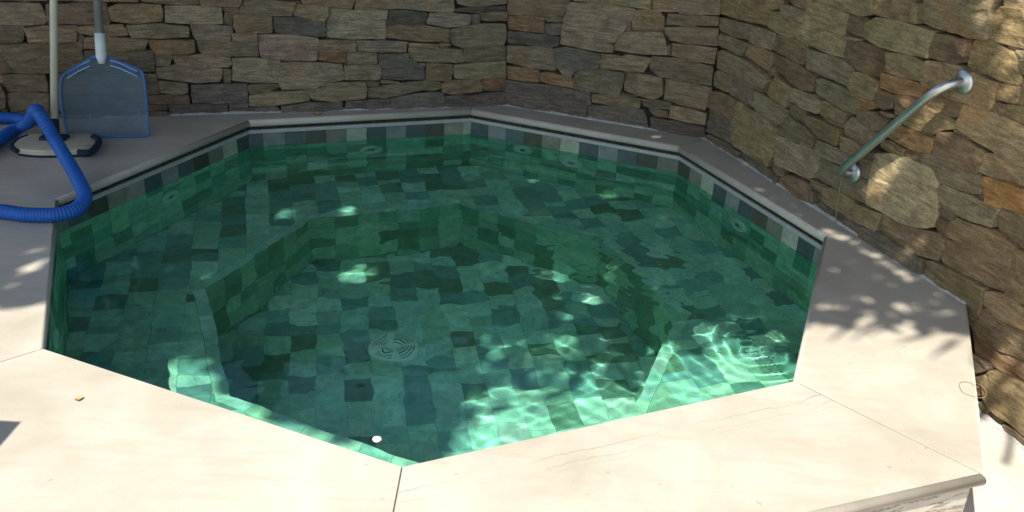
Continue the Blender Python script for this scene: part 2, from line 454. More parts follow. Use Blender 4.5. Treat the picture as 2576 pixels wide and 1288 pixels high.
for nm, outl, nose, mat in slabs:
    p = np.array(outl, float)
    if area2(p) < 0:
        p = p[::-1]; nose = nose[::-1][1:] + nose[::-1][:1]
    nose = np.array(nose, float); base = np.where(nose > 0, 0.0, .0015)
    rings = []
    for a in np.linspace(-90, 90, 11):
        ca, sa = math.cos(math.radians(a)), math.sin(math.radians(a))
        d = base + np.where(nose > 0, .016 * nose * (1 - ca), .0004 * (1 - ca))
        rings.append(z3(inset(p, d), -.016 + .016 * sa))
    n = len(p); vv = np.vstack(rings)
    ff = [[i * n + j, i * n + (j + 1) % n, (i + 1) * n + (j + 1) % n, (i + 1) * n + j] for i in range(len(rings) - 1) for j in range(n)]
    ff += [list(range((len(rings) - 1) * n, len(rings) * n)), list(range(n))[::-1]]
    o = mk("coping_slab", vv, ff, mat, POOL)
    for q in o.data.polygons: q.use_smooth = q.index < len(ff) - 2
    if nm == "AH": o["label"] = "cream slab with fine brown cracks"
    o.data.validate()
# dirt-filled joints between the slabs
for a, b in ((V['A'], OA), (V['H'], OH), (V['G'], OG), (V['F'], OF), (V['E'], OE), (V['D'], OD), (V['C'], OC), (V['B'], OB)):
    e = (b - a); L = np.linalg.norm(e); e /= L; n_ = np.array([-e[1], e[0]]); m = (a + b) / 2
    v, f = box((m[0], m[1], -.0172), (L / 2 - .019, .00175, .0163), [[e[0], e[1], 0], [n_[0], n_[1], 0], [0, 0, 1]])
    mk("slab_joint", v, f, M['slab_joint'], POOL)
# risers under the outer edge of the raised coping
def riser_mat():
    t = NT("riser_stone_with_dark_veins")
    p = t.mapped((1.2, 1.2, 7))
    w = t.noise(p, 2.6, 6, .6, 1.2)
    cl = t.noise(t.P(), 9, 5, .6)
    c = t.mix(t.ramp(cl, [(.3, 0.0), (.7, 1.0)]), (.40, .36, .29), (.50, .46, .38))
    c = t.mix(t.ramp(w, [(.47, 0.0), (.492, .9), (.508, .9), (.53, 0.0)]), c, (.17, .14, .11))
    return t.out(c, .5, t.bump(cl, .1, .002), 0, .35)
M['riser'] = riser_mat()
for a, b in ((OB, OA), (OA, OH), (OH, Q + (Q - OH) * .2)):
    e = (b - a); L = np.linalg.norm(e); e /= L; nin = np.array([-e[1], e[0]])
    m = (a + b) / 2 + nin * .034
    v, f = box((m[0], m[1], (ZPATIO - .0330) / 2 - .003), (L / 2 - .016, .010, (-.0330 - ZPATIO) / 2 + .003), [[e[0], e[1], 0], [nin[0], nin[1], 0], [0, 0, 1]])
    mk("riser_panel", v, f, M['riser'], POOL)
# solid core between shell and risers
core = np.array([OB, OA, OH, Q, OG, OF, OE, OD, OC]); core = ccw(core); ci = inset(core, .046)
n = len(ci); hole = inset(OCT, -.14)
# a ring of fill, built edge by edge as quads from the shell to the riser line
fill = MB()
for k, (a, b, c, d) in enumerate([(OB, OA, 'A', 'B'), (OA, OH, 'H', 'A'), (OH, OG, 'G', 'H'), (OC, OB, 'B', 'C'), (OD, OC, 'C', 'D'), (OE, OD, 'D', 'E'), (OF, OE, 'E', 'F'), (OG, OF, 'F', 'G')]):
    pi = [hole[ORDER.index(c)], hole[ORDER.index(d)]]
    e = (b - a) / np.linalg.norm(b - a); nin = np.array([-e[1], e[0]])
    q = np.array([a + nin * .046, b + nin * .046, pi[0], pi[1]])
    fill.add(np.vstack([z3(q, ZPATIO - .03), z3(q, -.0335)]), [[0, 3, 2, 1], [4, 5, 6, 7], [0, 1, 5, 4], [1, 2, 6, 5], [2, 3, 7, 6], [3, 0, 4, 7]])
fill.build("masonry_fill", M['mortar'], POOL)

# dark strip standing in for the shade in the gap under the coping
v, f = ringmesh([(.0262, -.0515), (.0262, -.0335), (.0210, -.0335), (.0210, -.0515)])
mk("gap_shade_strip", v, f[:-2], M['joint'], POOL)
# light trim strip under the coping nosing
for i in range(8):
    a, b = inset(OCT, -.012)[i], inset(OCT, -.012)[(i + 1) % 8]
    c, d = inset(OCT, -.0255)[(i + 1) % 8], inset(OCT, -.0255)[i]
    q = np.array([a, b, c, d])
    mk("edge_trim", np.vstack([z3(q, ZTRIM), z3(q, -.049)]), [[3, 2, 1, 0], [4, 5, 6, 7], [1, 0, 4, 5], [2, 1, 5, 6], [3, 2, 6, 7], [0, 3, 7, 4]], M['trim'], POOL)

# ---- tiles: collected first, then the 300 that show largest become parts
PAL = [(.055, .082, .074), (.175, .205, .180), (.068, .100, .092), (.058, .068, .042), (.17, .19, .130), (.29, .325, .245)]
# same tiles with the underwater glow put in the colour; greener on upright faces
PAL_BENCH_GLOW = [(.22, .36, .37), (.50, .68, .67), (.28, .44, .46), (.20, .29, .24), (.48, .64, .57), (.64, .77, .72)]
PAL_SIDE_GLOW = [(.20, .42, .30), (.46, .74, .58), (.25, .51, .40), (.20, .38, .25), (.46, .72, .53), (.56, .80, .64)]
PAL_WELL_GLOW = [tuple(c * .85 for c in p_) for p_ in PAL_SIDE_GLOW]
def rnd_tint(pal):
    k = rng.choice(6, p=[.13, .24, .16, .12, .21, .14]); return pal[k]
TILES = []                                               # (area on screen, verts, faces, tint, part)
def tile_piece(poly3, nrm, th, tint, part):
    """poly3: CCW seen from the face side, world points on the face plane"""
    P = np.asarray(poly3, float); n = len(P)
    if n < 3: return
    c = P.mean(0); nrm = np.asarray(nrm, float)
    tilt = rng.normal(0, .003, 3); off = (P - c) @ tilt
    P = P + np.outer(off, nrm) + nrm * rng.normal(0, .0002)
    d = P - c; ln = np.linalg.norm(d, axis=1)[:, None]
    inn = c + d * np.clip(1 - .0012 / np.maximum(ln, 1e-4), .3, 1)
    vv = np.vstack([P - nrm * (th + .001), P - nrm * .0006, inn])
    ff = [[i, (i + 1) % n, n + (i + 1) % n, n + i] for i in range(n)] + [[n + i, n + (i + 1) % n, 2 * n + (i + 1) % n, 2 * n + i] for i in range(n)] + [list(range(2 * n, 3 * n))]
    face = (CAMP - c) @ nrm
    s = 0.0
    if face > 0:
        pr = project(P); s = abs(area2(pr))
        m = pr.mean(0)
        if not (0 < m[0] < IMW and 0 < m[1] < IMH): s *= .02
    t = np.array(tint) * (1 + rng.normal(0, .08)) * (1 + rng.normal(0, .025, 3))
    TILES.append((s, vv, ff, np.clip(t, .02, .82), part))
GAP = .0005
def wall_tiles(off, ztop, zbot, tw, rh, part, first=None):
    R = inset(OCT, -off)
    for i in range(8):
        a, b = R[i], R[(i + 1) % 8]                      # ccw: inside is on the left
        L = np.linalg.norm(b - a); e = (b - a) / L; nin = np.array([-e[1], e[0]])
        key = ORDER[i] + ORDER[(i + 1) % 8]
        start, cut = (first or {}).get(key, (int(rng.integers(6)), 0.0))
        u = L if True else 0
        # columns counted from the far-left end as seen from the pool (b side first, as the photo reads left to right)
        edges = [0.0]; x = cut if cut > 0 else tw
        while x < L - .012: edges.append(x); x += tw
        edges.append(L)
        z = ztop; row = 0
        while z > zbot + .012:
            hh = rh if first is None else (.068 if row == 0 else (.055 if row == 1 else rh))
            zb = max(z - hh, zbot)
            if zb - zbot < .012: zb = zbot
            for k in range(len(edges) - 1):
                u0, u1 = L - edges[k], L - edges[k + 1]
                lo, hi = min(u0, u1) + GAP, max(u0, u1) - GAP
                if hi - lo < .004: continue
                p0, p1 = a + e * lo, a + e * hi
                P = [(p0[0], p0[1], zb + GAP), (p0[0], p0[1], z - GAP), (p1[0], p1[1], z - GAP), (p1[0], p1[1], zb + GAP)]
                P = P[::-1]
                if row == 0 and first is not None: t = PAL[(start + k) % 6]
                elif row == 1 and first is not None: t = PAL_SIDE_GLOW[0] if (start + k) % 6 == 0 else PAL_SIDE_GLOW[(1, 5, 4)[int(rng.integers(3))]]  # row under the waterline lightened further to paint in the underwater glow
                else: t = rnd_tint(PAL_SIDE_GLOW if part == 'side_wall' else PAL_WELL_GLOW)
                tile_piece(P, (nin[0], nin[1], 0), TH, t, part)
            z = zb; row += 1
first = dict(ED=(0, .066), FE=(0, 0), GF=(3, 0), DC=(1, .05), CB=(1, 0), HG=(2, 0), AH=(4, 0), BA=(0, 0))
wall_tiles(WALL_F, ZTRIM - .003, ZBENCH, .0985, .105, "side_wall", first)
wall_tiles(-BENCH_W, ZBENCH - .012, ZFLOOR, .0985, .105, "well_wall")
def floor_tiles(z, ang, outer, inner, part, ts=.105, org=(0, 0)):
    ca, sa = math.cos(ang), math.sin(ang); ex, ey = np.array([ca, sa]), np.array([-sa, ca])
    o = CTR + np.asarray(org)
    for i in range(-16, 17):
        sh = rng.choice([0, .5, .33]) * ts
        j = -18
        y = -18 * ts + sh
        while y < 18 * ts:
            h = ts if rng.random() < .78 else ts * .5
            q0 = o + ex * (i * ts + GAP) + ey * (y + GAP)
            sq = [q0, q0 + ex * (ts - 2 * GAP), q0 + ex * (ts - 2 * GAP) + ey * (h - 2 * GAP), q0 + ey * (h - 2 * GAP)]
            y += h
            pc = clip_in(sq, outer)
            if len(pc) < 3: continue
            tint = rnd_tint(PAL_BENCH_GLOW)
            for g in (clip_out(pc, inner) if inner is not None else [pc]):
                if len(g) >= 3 and abs(area2(g)) > 2e-4:
                    tile_piece(z3(np.array(g), z), (0, 0, 1), TH, tint, part)
ANG = math.radians(16)
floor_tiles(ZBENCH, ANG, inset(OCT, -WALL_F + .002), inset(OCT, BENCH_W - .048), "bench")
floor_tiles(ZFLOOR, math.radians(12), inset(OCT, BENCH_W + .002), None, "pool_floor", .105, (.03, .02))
# nosing tiles along the bench edge
o_, i_ = inset(OCT, BENCH_W - .046), inset(OCT, BENCH_W)
for i in range(8):
    j = (i + 1) % 8; n = 7
    tt = rng.choice(6)
    for k in range(n):
        a, b = k / n, (k + 1) / n
        q = np.array([o_[i] + (o_[j] - o_[i]) * (a + .0008), o_[i] + (o_[j] - o_[i]) * (b - .0008), i_[i] + (i_[j] - i_[i]) * (b - .0008), i_[i] + (i_[j] - i_[i]) * (a + .0008)])
        tile_piece(z3(q, ZBENCH), (0, 0, 1), TH, PAL_BENCH_GLOW[1] if rng.random() < .5 else (PAL_BENCH_GLOW[5] if rng.random() < .5 else PAL_BENCH_GLOW[4]), "bench")
order = np.argsort([-t[0] for t in TILES])
PART = {}
for nm in ("side_wall", "well_wall", "bench", "pool_floor"):
    PART[nm] = MB()
single = []
for rank, k in enumerate(order):
    s, vv, ff, tint, part = TILES[k]
    if rank < 300: single.append((vv, ff, tint, part))
    else: PART[part].add(vv, ff, tint)
for nm, mb in PART.items():
    o = mb.build(nm, M['tile'], POOL, recv=True)
    if o: o["kind"] = "stuff"; PART[nm] = o
for vv, ff, tint, part in single:
    mk("tile", vv, ff, M['tile'], POOL, tint=tint, recv=True)

# wall jets and the drain in the floor
def jet(edge, u, z):
    a, b = V[edge[0]], V[edge[1]]; e = (b - a) / np.linalg.norm(b - a); nin = np.array([-e[1], e[0]])
    if nin @ (CTR - a) < 0: nin = -nin
    c = np.array([*(a + e * u - nin * WALL_F), z]); ax = np.array([*nin, 0])
    v, f = lathe([(.052, -.002), (.056, .003), (.055, .008), (.046, .013), (.022, .014), (.020, .010), (.016, .009)], c, ax, 28)
    j = mk("water_jet", v, f, M['jet'], POOL, smooth=True, recv=True)
    v, f = lathe([(.0165, .0085), (.0165, .0105), (.010, .0115), (.0095, .0098)], c, ax, 18)
    mk("nozzle", v, f, M['nozzle'], j, recv=True)
def jet_at(edge, x, y):
    a, b = V[edge[0]], V[edge[1]]; e = (b - a) / np.linalg.norm(b - a); nin = np.array([-e[1], e[0]])
    if nin @ (CTR - a) < 0: nin = -nin
    P0, P1 = unwater(x, y, ZW - .001), unwater(x, y, ZW - .5); o = a - nin * (WALL_F - .006)
    k = ((o - P0[:2]) @ nin) / ((P1 - P0)[:2] @ nin); P = P0 + (P1 - P0) * k
    jet(edge, (P[:2] - a) @ e, P[2])
for e, x, y in (("DE", 935, 377), ("EF", 1316, 377), ("EF", 1437, 410), ("CD", 430, 495), ("FG", 1857, 566)): jet_at(e, x, y)
jet("BC", .36, -.22)
dc = unwater(991, 872, ZFLOOR)
v, f = lathe([(.098, -.004), (.100, .004), (.092, .010), (.084, .0115), (.030, .0145), (.0, .0145)], dc, (0, 0, 1), 40)
drain = mk("drain_cover", v, f, M['jet'], POOL, smooth=True, recv=True)
M['slot'] = simple('shadowed_slot_plastic', (.07, .10, .095), .7, 0, .3, .1, 30)
sl_ = MB()
for r in (.036, .047, .058, .069, .080):
    for q in range(4):
        a = np.radians(np.linspace(q * 90 + 10, q * 90 + 80, 10)) + .3
        P = np.stack([dc[0] + r * np.cos(a), dc[1] + r * np.sin(a), np.full(10, dc[2] + .0152 - (r - .03) * .056)], 1)
        Pi = P.copy(); Pi[:, :2] = dc[:2] + (P[:, :2] - dc[:2]) * ((r - .0034) / r)
        vv = np.vstack([P, Pi]); sl_.add(vv, [[k, k + 1, 10 + k + 1, 10 + k] for k in range(9)])
sl_.build("grille_slots", M['slot'], drain, recv=True)

# ------------------------------------------------------------------ the water
def wave(x, y):
    h = np.zeros_like(x)
    for lam, ang, slope, ph in ((.46, .4, .012, 1), (.33, 2.0, .012, 2.2), (.27, 1.1, .011, .3), (.19, 2.7, .010, 4), (.15, .1, .010, 5.1), (.115, 1.6, .009, 2.9), (.085, 2.3, .008, 1.7)):
        k = 2 * math.pi / lam; d = x * math.cos(ang) + y * math.sin(ang)
        h += slope / k * np.sin(k * d + ph + 1.2 * np.sin(2.1 * x + 1.7 * y + ph))
    for cx, cy_, lam, slope, R, ph in RIP:
        r = np.hypot(x - cx, y - cy_); k = 2 * math.pi / lam
        th = np.arctan2(y - cy_, x - cx)
        am = np.clip(.55 + .45 * np.sin(2 * th + ph * 2 + 6 * x) + .35 * np.sin(5 * th + 11 * y), 0, 1.2)
        h += am * slope / k * np.sin(k * r + ph + 1.1 * np.sin(7 * x + 3 * th) + .7 * np.sin(13 * y)) * np.exp(-(r / R) ** 2) * np.clip(r / .05, 0, 1)
    g = .22 + np.exp(-((x - .55) ** 2 + (y - 2.95) ** 2) / .35 ** 2) + .6 * np.exp(-((x + .15) ** 2 + (y - 4.0) ** 2) / .22 ** 2)
    for lam, ang, slope, ph in ((.062, .9, .034, 0), (.047, 2.2, .030, 2), (.078, 1.5, .036, 4)):
        k = 2 * math.pi / lam; d = x * math.cos(ang) + y * math.sin(ang)
        h += g * slope / k * np.sin(k * d + ph + 1.5 * np.sin(9 * x + 5 * y + ph))
    return h
_r1 = unz(1850, 800, ZW); _r2 = unz(1640, 690, ZW); _r3 = unz(1335, 455, ZW)
RIP = [(_r1[0], _r1[1], .050, .13, .30, 0), (_r2[0], _r2[1], .045, .15, .24, 1.0), (_r3[0], _r3[1], .05, .03, .2, 2.0)]
ns, na = 150, 448
bo = inset(OCT, -.034)
bnd = []
for i in range(8):
    for t in np.linspace(0, 1, na // 8, endpoint=False): bnd.append(bo[i] * (1 - t) + bo[(i + 1) % 8] * t)
bnd = np.array(bnd)
sv = [np.array([[CTR[0], CTR[1]]])] + [CTR + (bnd - CTR) * s for s in (np.arange(1, ns + 1) / ns)]
xy = np.vstack(sv); hz = ZW + wave(xy[:, 0], xy[:, 1])
wv = np.hstack([xy, hz[:, None]])
wf = [[0, 1 + j, 1 + (j + 1) % na] for j in range(na)]
for i in range(ns - 1):
    a = 1 + i * na; b = a + na
    wf += [[a + j, b + j, b + (j + 1) % na, a + (j + 1) % na] for j in range(na)]
base = len(wv); last = 1 + (ns - 1) * na
wv = np.vstack([wv, z3(bnd, -1.10)])
wf += [[last + j, base + j, base + (j + 1) % na, last + (j + 1) % na] for j in range(na)]
wf += [[base + j for j in range(na)][::-1]]
water = mk("water", wv, wf, M['water'], None, smooth=True)
tag(water, "clear green rippled water filling the octagonal pool", "water", kind="structure")
water.cycles.is_caustics_caster = True

# ------------------------------------------------------------------ dry-stone walls: every stone outline measured on the wall face
VIEWS = {1: (0, 0, 2.576), 2: (1000, 0, 2.576), 3: (1960, 0, 2.1467), 4: (2750, 0, 1.9815), 5: (3350, 0, 1.9815), 6: (2750, 400, 1.9815), 7: (3350, 600, 1.9815), 8: (3350, 1150, 1.9815)}
TRACE = {
1: """-60,-90 470,-90 475,10 250,10 -60,5 o|560,-90 1390,-90 1385,20 1090,15 840,15 575,10 o|1430,-90 2010,-90 2005,50 1850,55 1700,40 1425,15 o
2020,-90 2440,-90 2430,10 2400,60 2030,60 o|-60,30 390,40 440,130 465,200 440,250 200,255 -60,255 o|470,45 700,40 920,30 1065,35 1085,110 1105,200 1095,240 600,240 490,240 b
1090,80 1200,40 1610,50 1630,100 1635,210 1450,225 1330,235 1120,210 o|1665,60 1900,60 2230,75 2235,180 2235,235 1950,240 1670,225 l|2240,90 2395,65 2400,135 2280,130 b
2430,40 2460,0 2700,5 2960,20 2960,60 2925,158 2700,150 2410,135 o|2260,140 2335,150 2330,260 2260,240 b|2350,150 2575,150 2735,155 2735,325 2576,330 2390,325 2350,260 o
-60,265 235,270 240,340 225,420 30,435 -60,435 b|245,280 470,265 775,255 775,320 770,410 590,420 300,420 o|785,265 1000,250 1230,245 1275,300 1290,355 1140,365 930,350 800,330 o
1275,255 1600,240 1890,265 1900,300 1895,375 1600,380 1330,380 1305,330 o|1915,250 2200,255 2335,270 2335,340 2310,415 1990,410 1940,350 g|2345,335 2580,335 2590,420 2345,410 o
855,375 1050,370 1495,395 1450,500 1100,500 860,485 o|1500,400 1800,405 1955,405 1960,520 1900,540 1560,540 1515,470 r|1980,410 2330,420 2590,425 2595,570 2300,565 2050,550 2000,500 o
790,350 840,370 835,450 845,500 815,490 785,430 b|0,450 480,430 800,420 810,490 840,590 840,720 300,730 160,725 90,620 20,500 b|-60,550 30,545 90,640 140,725 -60,730 b
850,515 1530,510 1550,600 1550,715 1430,725 1200,730 860,730 b|1560,545 1720,545 1730,580 1700,660 1570,660 o|1735,560 2100,555 2320,585 2330,650 2290,680 1900,670 1770,650 o
2345,590 2576,590 2815,605 2810,830 2500,825 2345,810 l|1560,680 1800,665 2230,690 2235,770 2200,815 2000,830 1800,815 1590,790 l|2240,700 2325,710 2320,840 2255,830 b
20,755 450,750 475,850 480,930 80,930 40,850 b|560,745 950,740 960,945 560,940 b|965,740 1450,750 1570,750 1590,840 1595,945 1480,950 970,945 b|1600,815 1880,840 1890,920 1840,945 1610,930 o
1925,855 2200,850 2480,845 2490,950 2480,1020 2200,1030 1950,1030 1930,950 d|2495,860 2576,850 2820,845 2830,870 2700,930 2510,945 b|75,945 490,940 490,1130 110,1125 85,1040 b|-60,850 10,850 60,950 60,1080 -60,1100 b
560,955 1000,960 1000,1140 560,1135 b|1010,960 1480,965 1490,1050 1480,1140 1010,1140 b|1490,960 1890,955 1905,1020 1900,1045 1490,1045 b|2515,955 2576,945 3110,905 3115,1010 2900,1040 2640,1065 2515,1060 o
1490,1055 1680,1060 1680,1110 1490,1115 b|1700,1060 2280,1040 2285,1140 2000,1150 1730,1150 d|2300,1040 2490,1030 2500,1075 2310,1080 d|2310,1090 2576,1085 2800,1080 2800,1130 2310,1145 d
1490,1122 1700,1125 1710,1165 1490,1170 b|75,1135 500,1140 500,1200 100,1200 b|-60,1110 70,1100 70,1200 -60,1205 b|560,1145 1000,1150 1000,1190 560,1195 b|1010,1150 1480,1150 1480,1180 1010,1190 b""",
2: """395,40 600,50 725,75 725,150 690,205 600,195 380,155 o|400,12 450,8 440,33 398,35 b|455,-90 1000,-90 985,10 960,90 740,65 470,35 o|1010,-90 1415,-90 1415,90 1000,95 o|1425,-90 1980,-90 1995,100 1960,125 1780,110 1430,85 l
2040,-90 2530,-90 2520,40 2380,50 2140,60 2030,30 l|2010,90 2140,68 2520,62 2520,100 2250,130 2020,115 d|730,85 1000,105 1325,105 1325,170 1300,250 1305,395 970,395 715,375 715,280 730,180 L
1350,105 1500,105 1715,125 1720,180 1690,245 1380,235 1345,170 d|1750,130 1960,130 2155,150 2155,235 2070,255 1930,270 1720,235 g|2170,150 2245,145 2250,230 2185,235 d|2260,130 2525,115 2525,205 2270,205 o
180,170 400,175 690,210 705,300 695,375 450,350 210,330 185,290 d|1310,240 1700,255 1945,290 1940,425 1500,400 1310,380 o|1325,190 1355,200 1385,240 1312,235 b|1960,300 2100,260 2400,235 2510,245 2515,400 2480,455 2300,465 2070,480 1990,455 1955,380 g
25,345 400,350 620,385 625,490 600,605 300,600 60,580 35,470 L|640,400 1005,410 1005,515 640,515 o|1025,410 1525,420 1510,525 1380,525 1030,515 g|1540,430 1835,440 1830,480 1545,465 o|1850,440 1965,445 1930,480 1850,475 o
1545,475 2080,500 2085,560 2060,635 1590,615 1545,560 o|2100,490 2510,455 2510,605 2120,625 2105,570 b|625,520 905,530 910,640 615,600 r|915,530 1215,535 1220,645 930,650 915,590 l
1235,545 1420,545 1560,590 1690,680 1690,795 1500,800 1270,790 1265,700 1240,620 d|250,630 480,625 860,645 880,700 880,800 640,850 560,890 270,890 235,830 245,720 l|890,655 1245,650 1265,720 1240,800 900,795 l
1720,640 1985,655 1985,720 1960,820 1800,810 1715,795 o|2000,655 2510,610 2510,765 2250,790 2000,785 o|545,890 700,840 1090,820 1110,900 1105,985 800,1015 600,1005 550,985 o|1105,820 1240,820 1235,860 1120,870 b
1260,805 1440,820 1440,838 1260,840 b|1120,890 1450,840 1680,815 1685,905 1380,965 1300,990 1140,985 g|1690,800 1800,815 1865,835 1850,890 1770,910 1690,905 b|1870,850 1950,815 2250,790 2285,880 2270,920 1980,945 1880,935 o
2280,800 2370,775 2510,775 2510,905 2300,905 r|260,1065 500,1035 870,1025 870,1100 500,1125 270,1130 d|910,1020 1345,995 1350,1085 1100,1105 910,1095 d|1365,985 1600,945 1880,925 1890,1070 1500,1095 1365,1085 d
1900,970 2050,950 2140,960 2145,1065 1900,1070 d|2150,960 2510,925 2510,1050 2320,1065 2150,1070 d|0,1080 180,1070 240,1105 220,1135 0,1140 d|480,865 590,850 580,885 500,885 l|1450,545 1530,535 1545,575 1500,570 g|2070,570 2095,560 2110,630 2065,632 g|1640,640 1700,640 1705,665 1690,668 l""",
3: """50,-80 575,-80 570,40 530,110 520,135 250,125 50,125 o|620,-80 1260,-80 1250,85 1110,60 980,45 600,5 l|585,20 800,30 980,55 1115,75 1090,170 1000,290 945,355 780,330 620,270 525,235 535,140 L
1270,-80 1490,-80 1480,100 1260,90 o|1495,-80 1845,-80 1830,120 1650,120 1490,105 o|50,135 200,130 355,145 355,275 200,260 50,245 r|355,140 520,145 515,185 380,180 b|365,200 500,200 510,260 480,295 360,285 d
50,260 250,280 485,305 480,385 400,400 200,375 45,365 d|510,250 700,310 940,365 935,435 820,430 600,390 490,370 500,290 l|45,380 420,405 440,490 450,590 250,570 50,520 g|440,410 540,395 700,430 825,455 825,520 810,575 700,570 620,590 460,560 d
465,565 620,595 580,635 510,620 g|830,450 980,465 980,480 835,490 b|945,380 1040,265 1355,270 1385,380 1395,455 1200,450 945,420 l|1090,170 1125,85 1310,95 1360,150 1355,255 1280,265 1090,250 o|1400,115 1825,135 1820,215 1650,210 1385,210 1390,160 b
1375,230 1600,225 1815,240 1810,385 1600,370 1410,340 1370,280 o|1430,365 1800,405 1775,540 1600,510 1420,465 o|825,500 1000,475 1060,465 1245,490 1210,570 1185,610 1000,590 820,575 o|1265,470 1500,500 1770,560 1755,720 1500,680 1330,640 1235,570 b
40,560 310,590 305,690 180,680 40,660 r|325,610 400,605 590,650 590,740 420,705 325,680 r|600,660 620,600 750,575 1030,610 1015,680 985,795 800,775 600,745 g|1035,610 1350,650 1345,800 1280,830 1130,800 1020,760 o|1370,665 1755,740 1735,830 1700,925 1500,880 1360,840 o
40,670 400,720 740,775 735,830 695,985 500,970 180,900 40,870 d|755,790 1000,800 1165,830 1150,910 900,890 760,860 o|715,880 950,900 1170,920 1200,960 1235,1095 1030,1070 710,995 d|1175,830 1415,860 1405,920 1250,910 1190,890 b
1230,920 1390,935 1385,990 1290,975 b|1420,885 1600,920 1715,950 1705,1045 1400,990 o|1250,985 1700,1060 1700,1165 1480,1130 1250,1100 d|1000,770 1130,805 1120,812 1005,795 b|1395,390 1420,370 1415,460 1398,460 b|715,860 735,835 750,870 720,880 d|1050,230 1085,190 1082,250 1040,260 b""",
4: """140,-60 310,-60 295,30 275,145 135,100 o|315,-60 400,10 515,80 500,205 380,170 280,145 300,20 o|350,-60 595,-60 590,75 520,70 430,40 o|600,-60 830,-60 815,10 780,75 640,10 b|600,40 650,40 780,80 760,175 690,140 620,100 g
515,90 610,100 740,180 710,290 650,285 560,245 505,210 g|795,80 830,20 1000,60 1125,110 1090,200 1085,450 1000,430 870,370 715,290 745,200 l|850,10 860,-60 1299,-60 1299,110 1220,125 1000,60 l|120,135 350,190 345,260 335,310 240,285 120,240 g
360,195 550,255 545,310 525,385 400,350 350,310 g|120,255 320,330 310,380 285,430 190,390 110,350 g|310,390 330,340 530,410 535,480 500,545 400,490 295,430 o|80,530 95,400 150,390 330,470 490,570 515,620 470,690 400,665 310,605 180,570 g
555,280 600,270 800,340 780,450 765,505 660,450 525,375 b|545,415 720,495 855,580 845,710 760,690 660,640 560,550 540,470 b|800,375 900,410 1080,470 1150,540 1140,630 1100,675 1000,620 880,570 790,530 g|1085,310 1189,320 1404,400 1400,480 1370,615 1189,545 1085,460 b
1105,180 1135,120 1240,145 1240,200 1215,290 1100,240 b|70,560 100,545 225,590 200,715 140,700 65,660 g|235,590 380,670 365,740 360,825 200,730 g|510,540 550,520 550,580 510,590 b|520,640 545,590 660,670 660,760 640,830 560,790 490,720 500,660 o
40,830 55,705 130,720 235,770 205,925 110,870 b|225,850 250,785 290,810 280,840 215,900 o|375,720 400,705 500,770 660,860 620,930 590,975 470,920 370,820 g|665,690 680,675 850,740 905,790 900,840 880,880 760,830 655,770 g|850,620 900,605 1190,745 1180,830 1160,890 1050,850 850,715 g
660,800 800,870 780,935 730,930 680,890 b|910,790 940,785 1115,880 1060,985 950,940 890,890 b|1150,560 1200,560 1359,635 1345,690 1319,768 1189,730 1125,680 o|1190,840 1200,755 1289,765 1345,835 1250,848 r|20,950 40,850 205,930 200,1115 110,1060 15,1020 d
215,920 300,820 400,870 590,1000 580,1060 555,1215 520,1285 470,1240 400,1210 250,1130 210,1050 o|595,1000 660,895 800,980 860,1060 840,1135 790,1125 595,1040 g|780,940 800,885 920,930 1060,1000 1050,1080 1030,1125 900,1060 b|1080,970 1130,910 1190,930 1320,1010 1310,1080 1210,1115 1080,1040 g
1189,852 1340,872 1300,985 1185,930 b|1035,1080 1060,1055 1200,1115 1215,1150 1130,1200 1050,1150 o|850,1170 870,1085 1120,1190 1080,1285 960,1235 850,1190 g|390,670 470,695 480,720 400,690 b|1090,270 1200,300 1195,318 1095,300 g""",
5: """120,-60 430,-60 430,70 425,165 280,150 115,110 o|440,30 480,40 470,180 430,165 g|490,-60 1110,-60 1050,80 1010,300 890,295 780,260 590,220 480,175 485,80 g|1060,95 1110,60 1300,70 1300,380 1140,340 1080,320 1030,290 1040,170 o
25,290 60,170 130,135 300,160 440,200 595,240 565,330 545,450 380,410 180,360 l|600,260 770,300 820,400 830,480 740,495 545,440 570,340 b|780,300 860,310 860,360 840,440 800,400 b|835,510 880,330 910,300 1040,320 1130,380 1210,430 1260,600 1240,655 1150,640 1000,580 860,540 o
1220,390 1300,400 1300,480 1230,470 g|1250,485 1300,495 1300,600 1265,560 g|220,420 240,400 400,430 530,490 500,630 420,610 230,550 o|540,470 700,490 840,530 1080,640 1050,780 1030,850 960,840 650,720 540,670 500,620 520,540 o
200,560 350,610 530,660 480,720 450,760 250,710 180,680 r|145,690 270,740 265,840 200,840 130,800 b|280,735 450,770 400,850 360,880 280,890 b|560,770 650,730 815,790 800,860 760,910 680,890 520,815 b|380,900 500,815 600,860 750,930 740,1000 640,1010 560,1050 480,1020 360,950 o
160,860 270,890 270,915 180,905 o|130,910 160,890 250,930 200,1000 120,1010 b|215,1040 330,960 450,1010 600,1070 590,1150 560,1190 450,1150 r|1075,650 1250,670 1220,795 1070,770 o|1260,680 1300,640 1300,820 1230,800 o|1050,800 1090,800 1070,880 1035,870 b|1100,815 1135,820 1115,900 1080,890 b
1145,810 1300,830 1300,970 1130,900 o|765,950 830,805 1000,860 1300,990 1400,1020 1400,1290 1200,1230 1000,1140 870,1070 760,990 l|740,1000 800,1020 880,1070 850,1080 740,1040 g|605,1190 610,1100 640,1030 730,1030 860,1090 985,1180 960,1260 930,1340 820,1300 640,1210 b
985,1190 1110,1190 1300,1265 1400,1300 1400,1490 1290,1460 1090,1380 940,1330 970,1260 o|180,1080 250,1090 360,1150 350,1210 270,1190 180,1140 o|370,1155 480,1180 480,1240 400,1225 365,1200 b|0,1150 150,1190 130,1230 20,1230 b|1120,-60 1310,-60 1310,62 1125,50 l|1300,-60 1500,-60 1500,60 1318,60 o""",
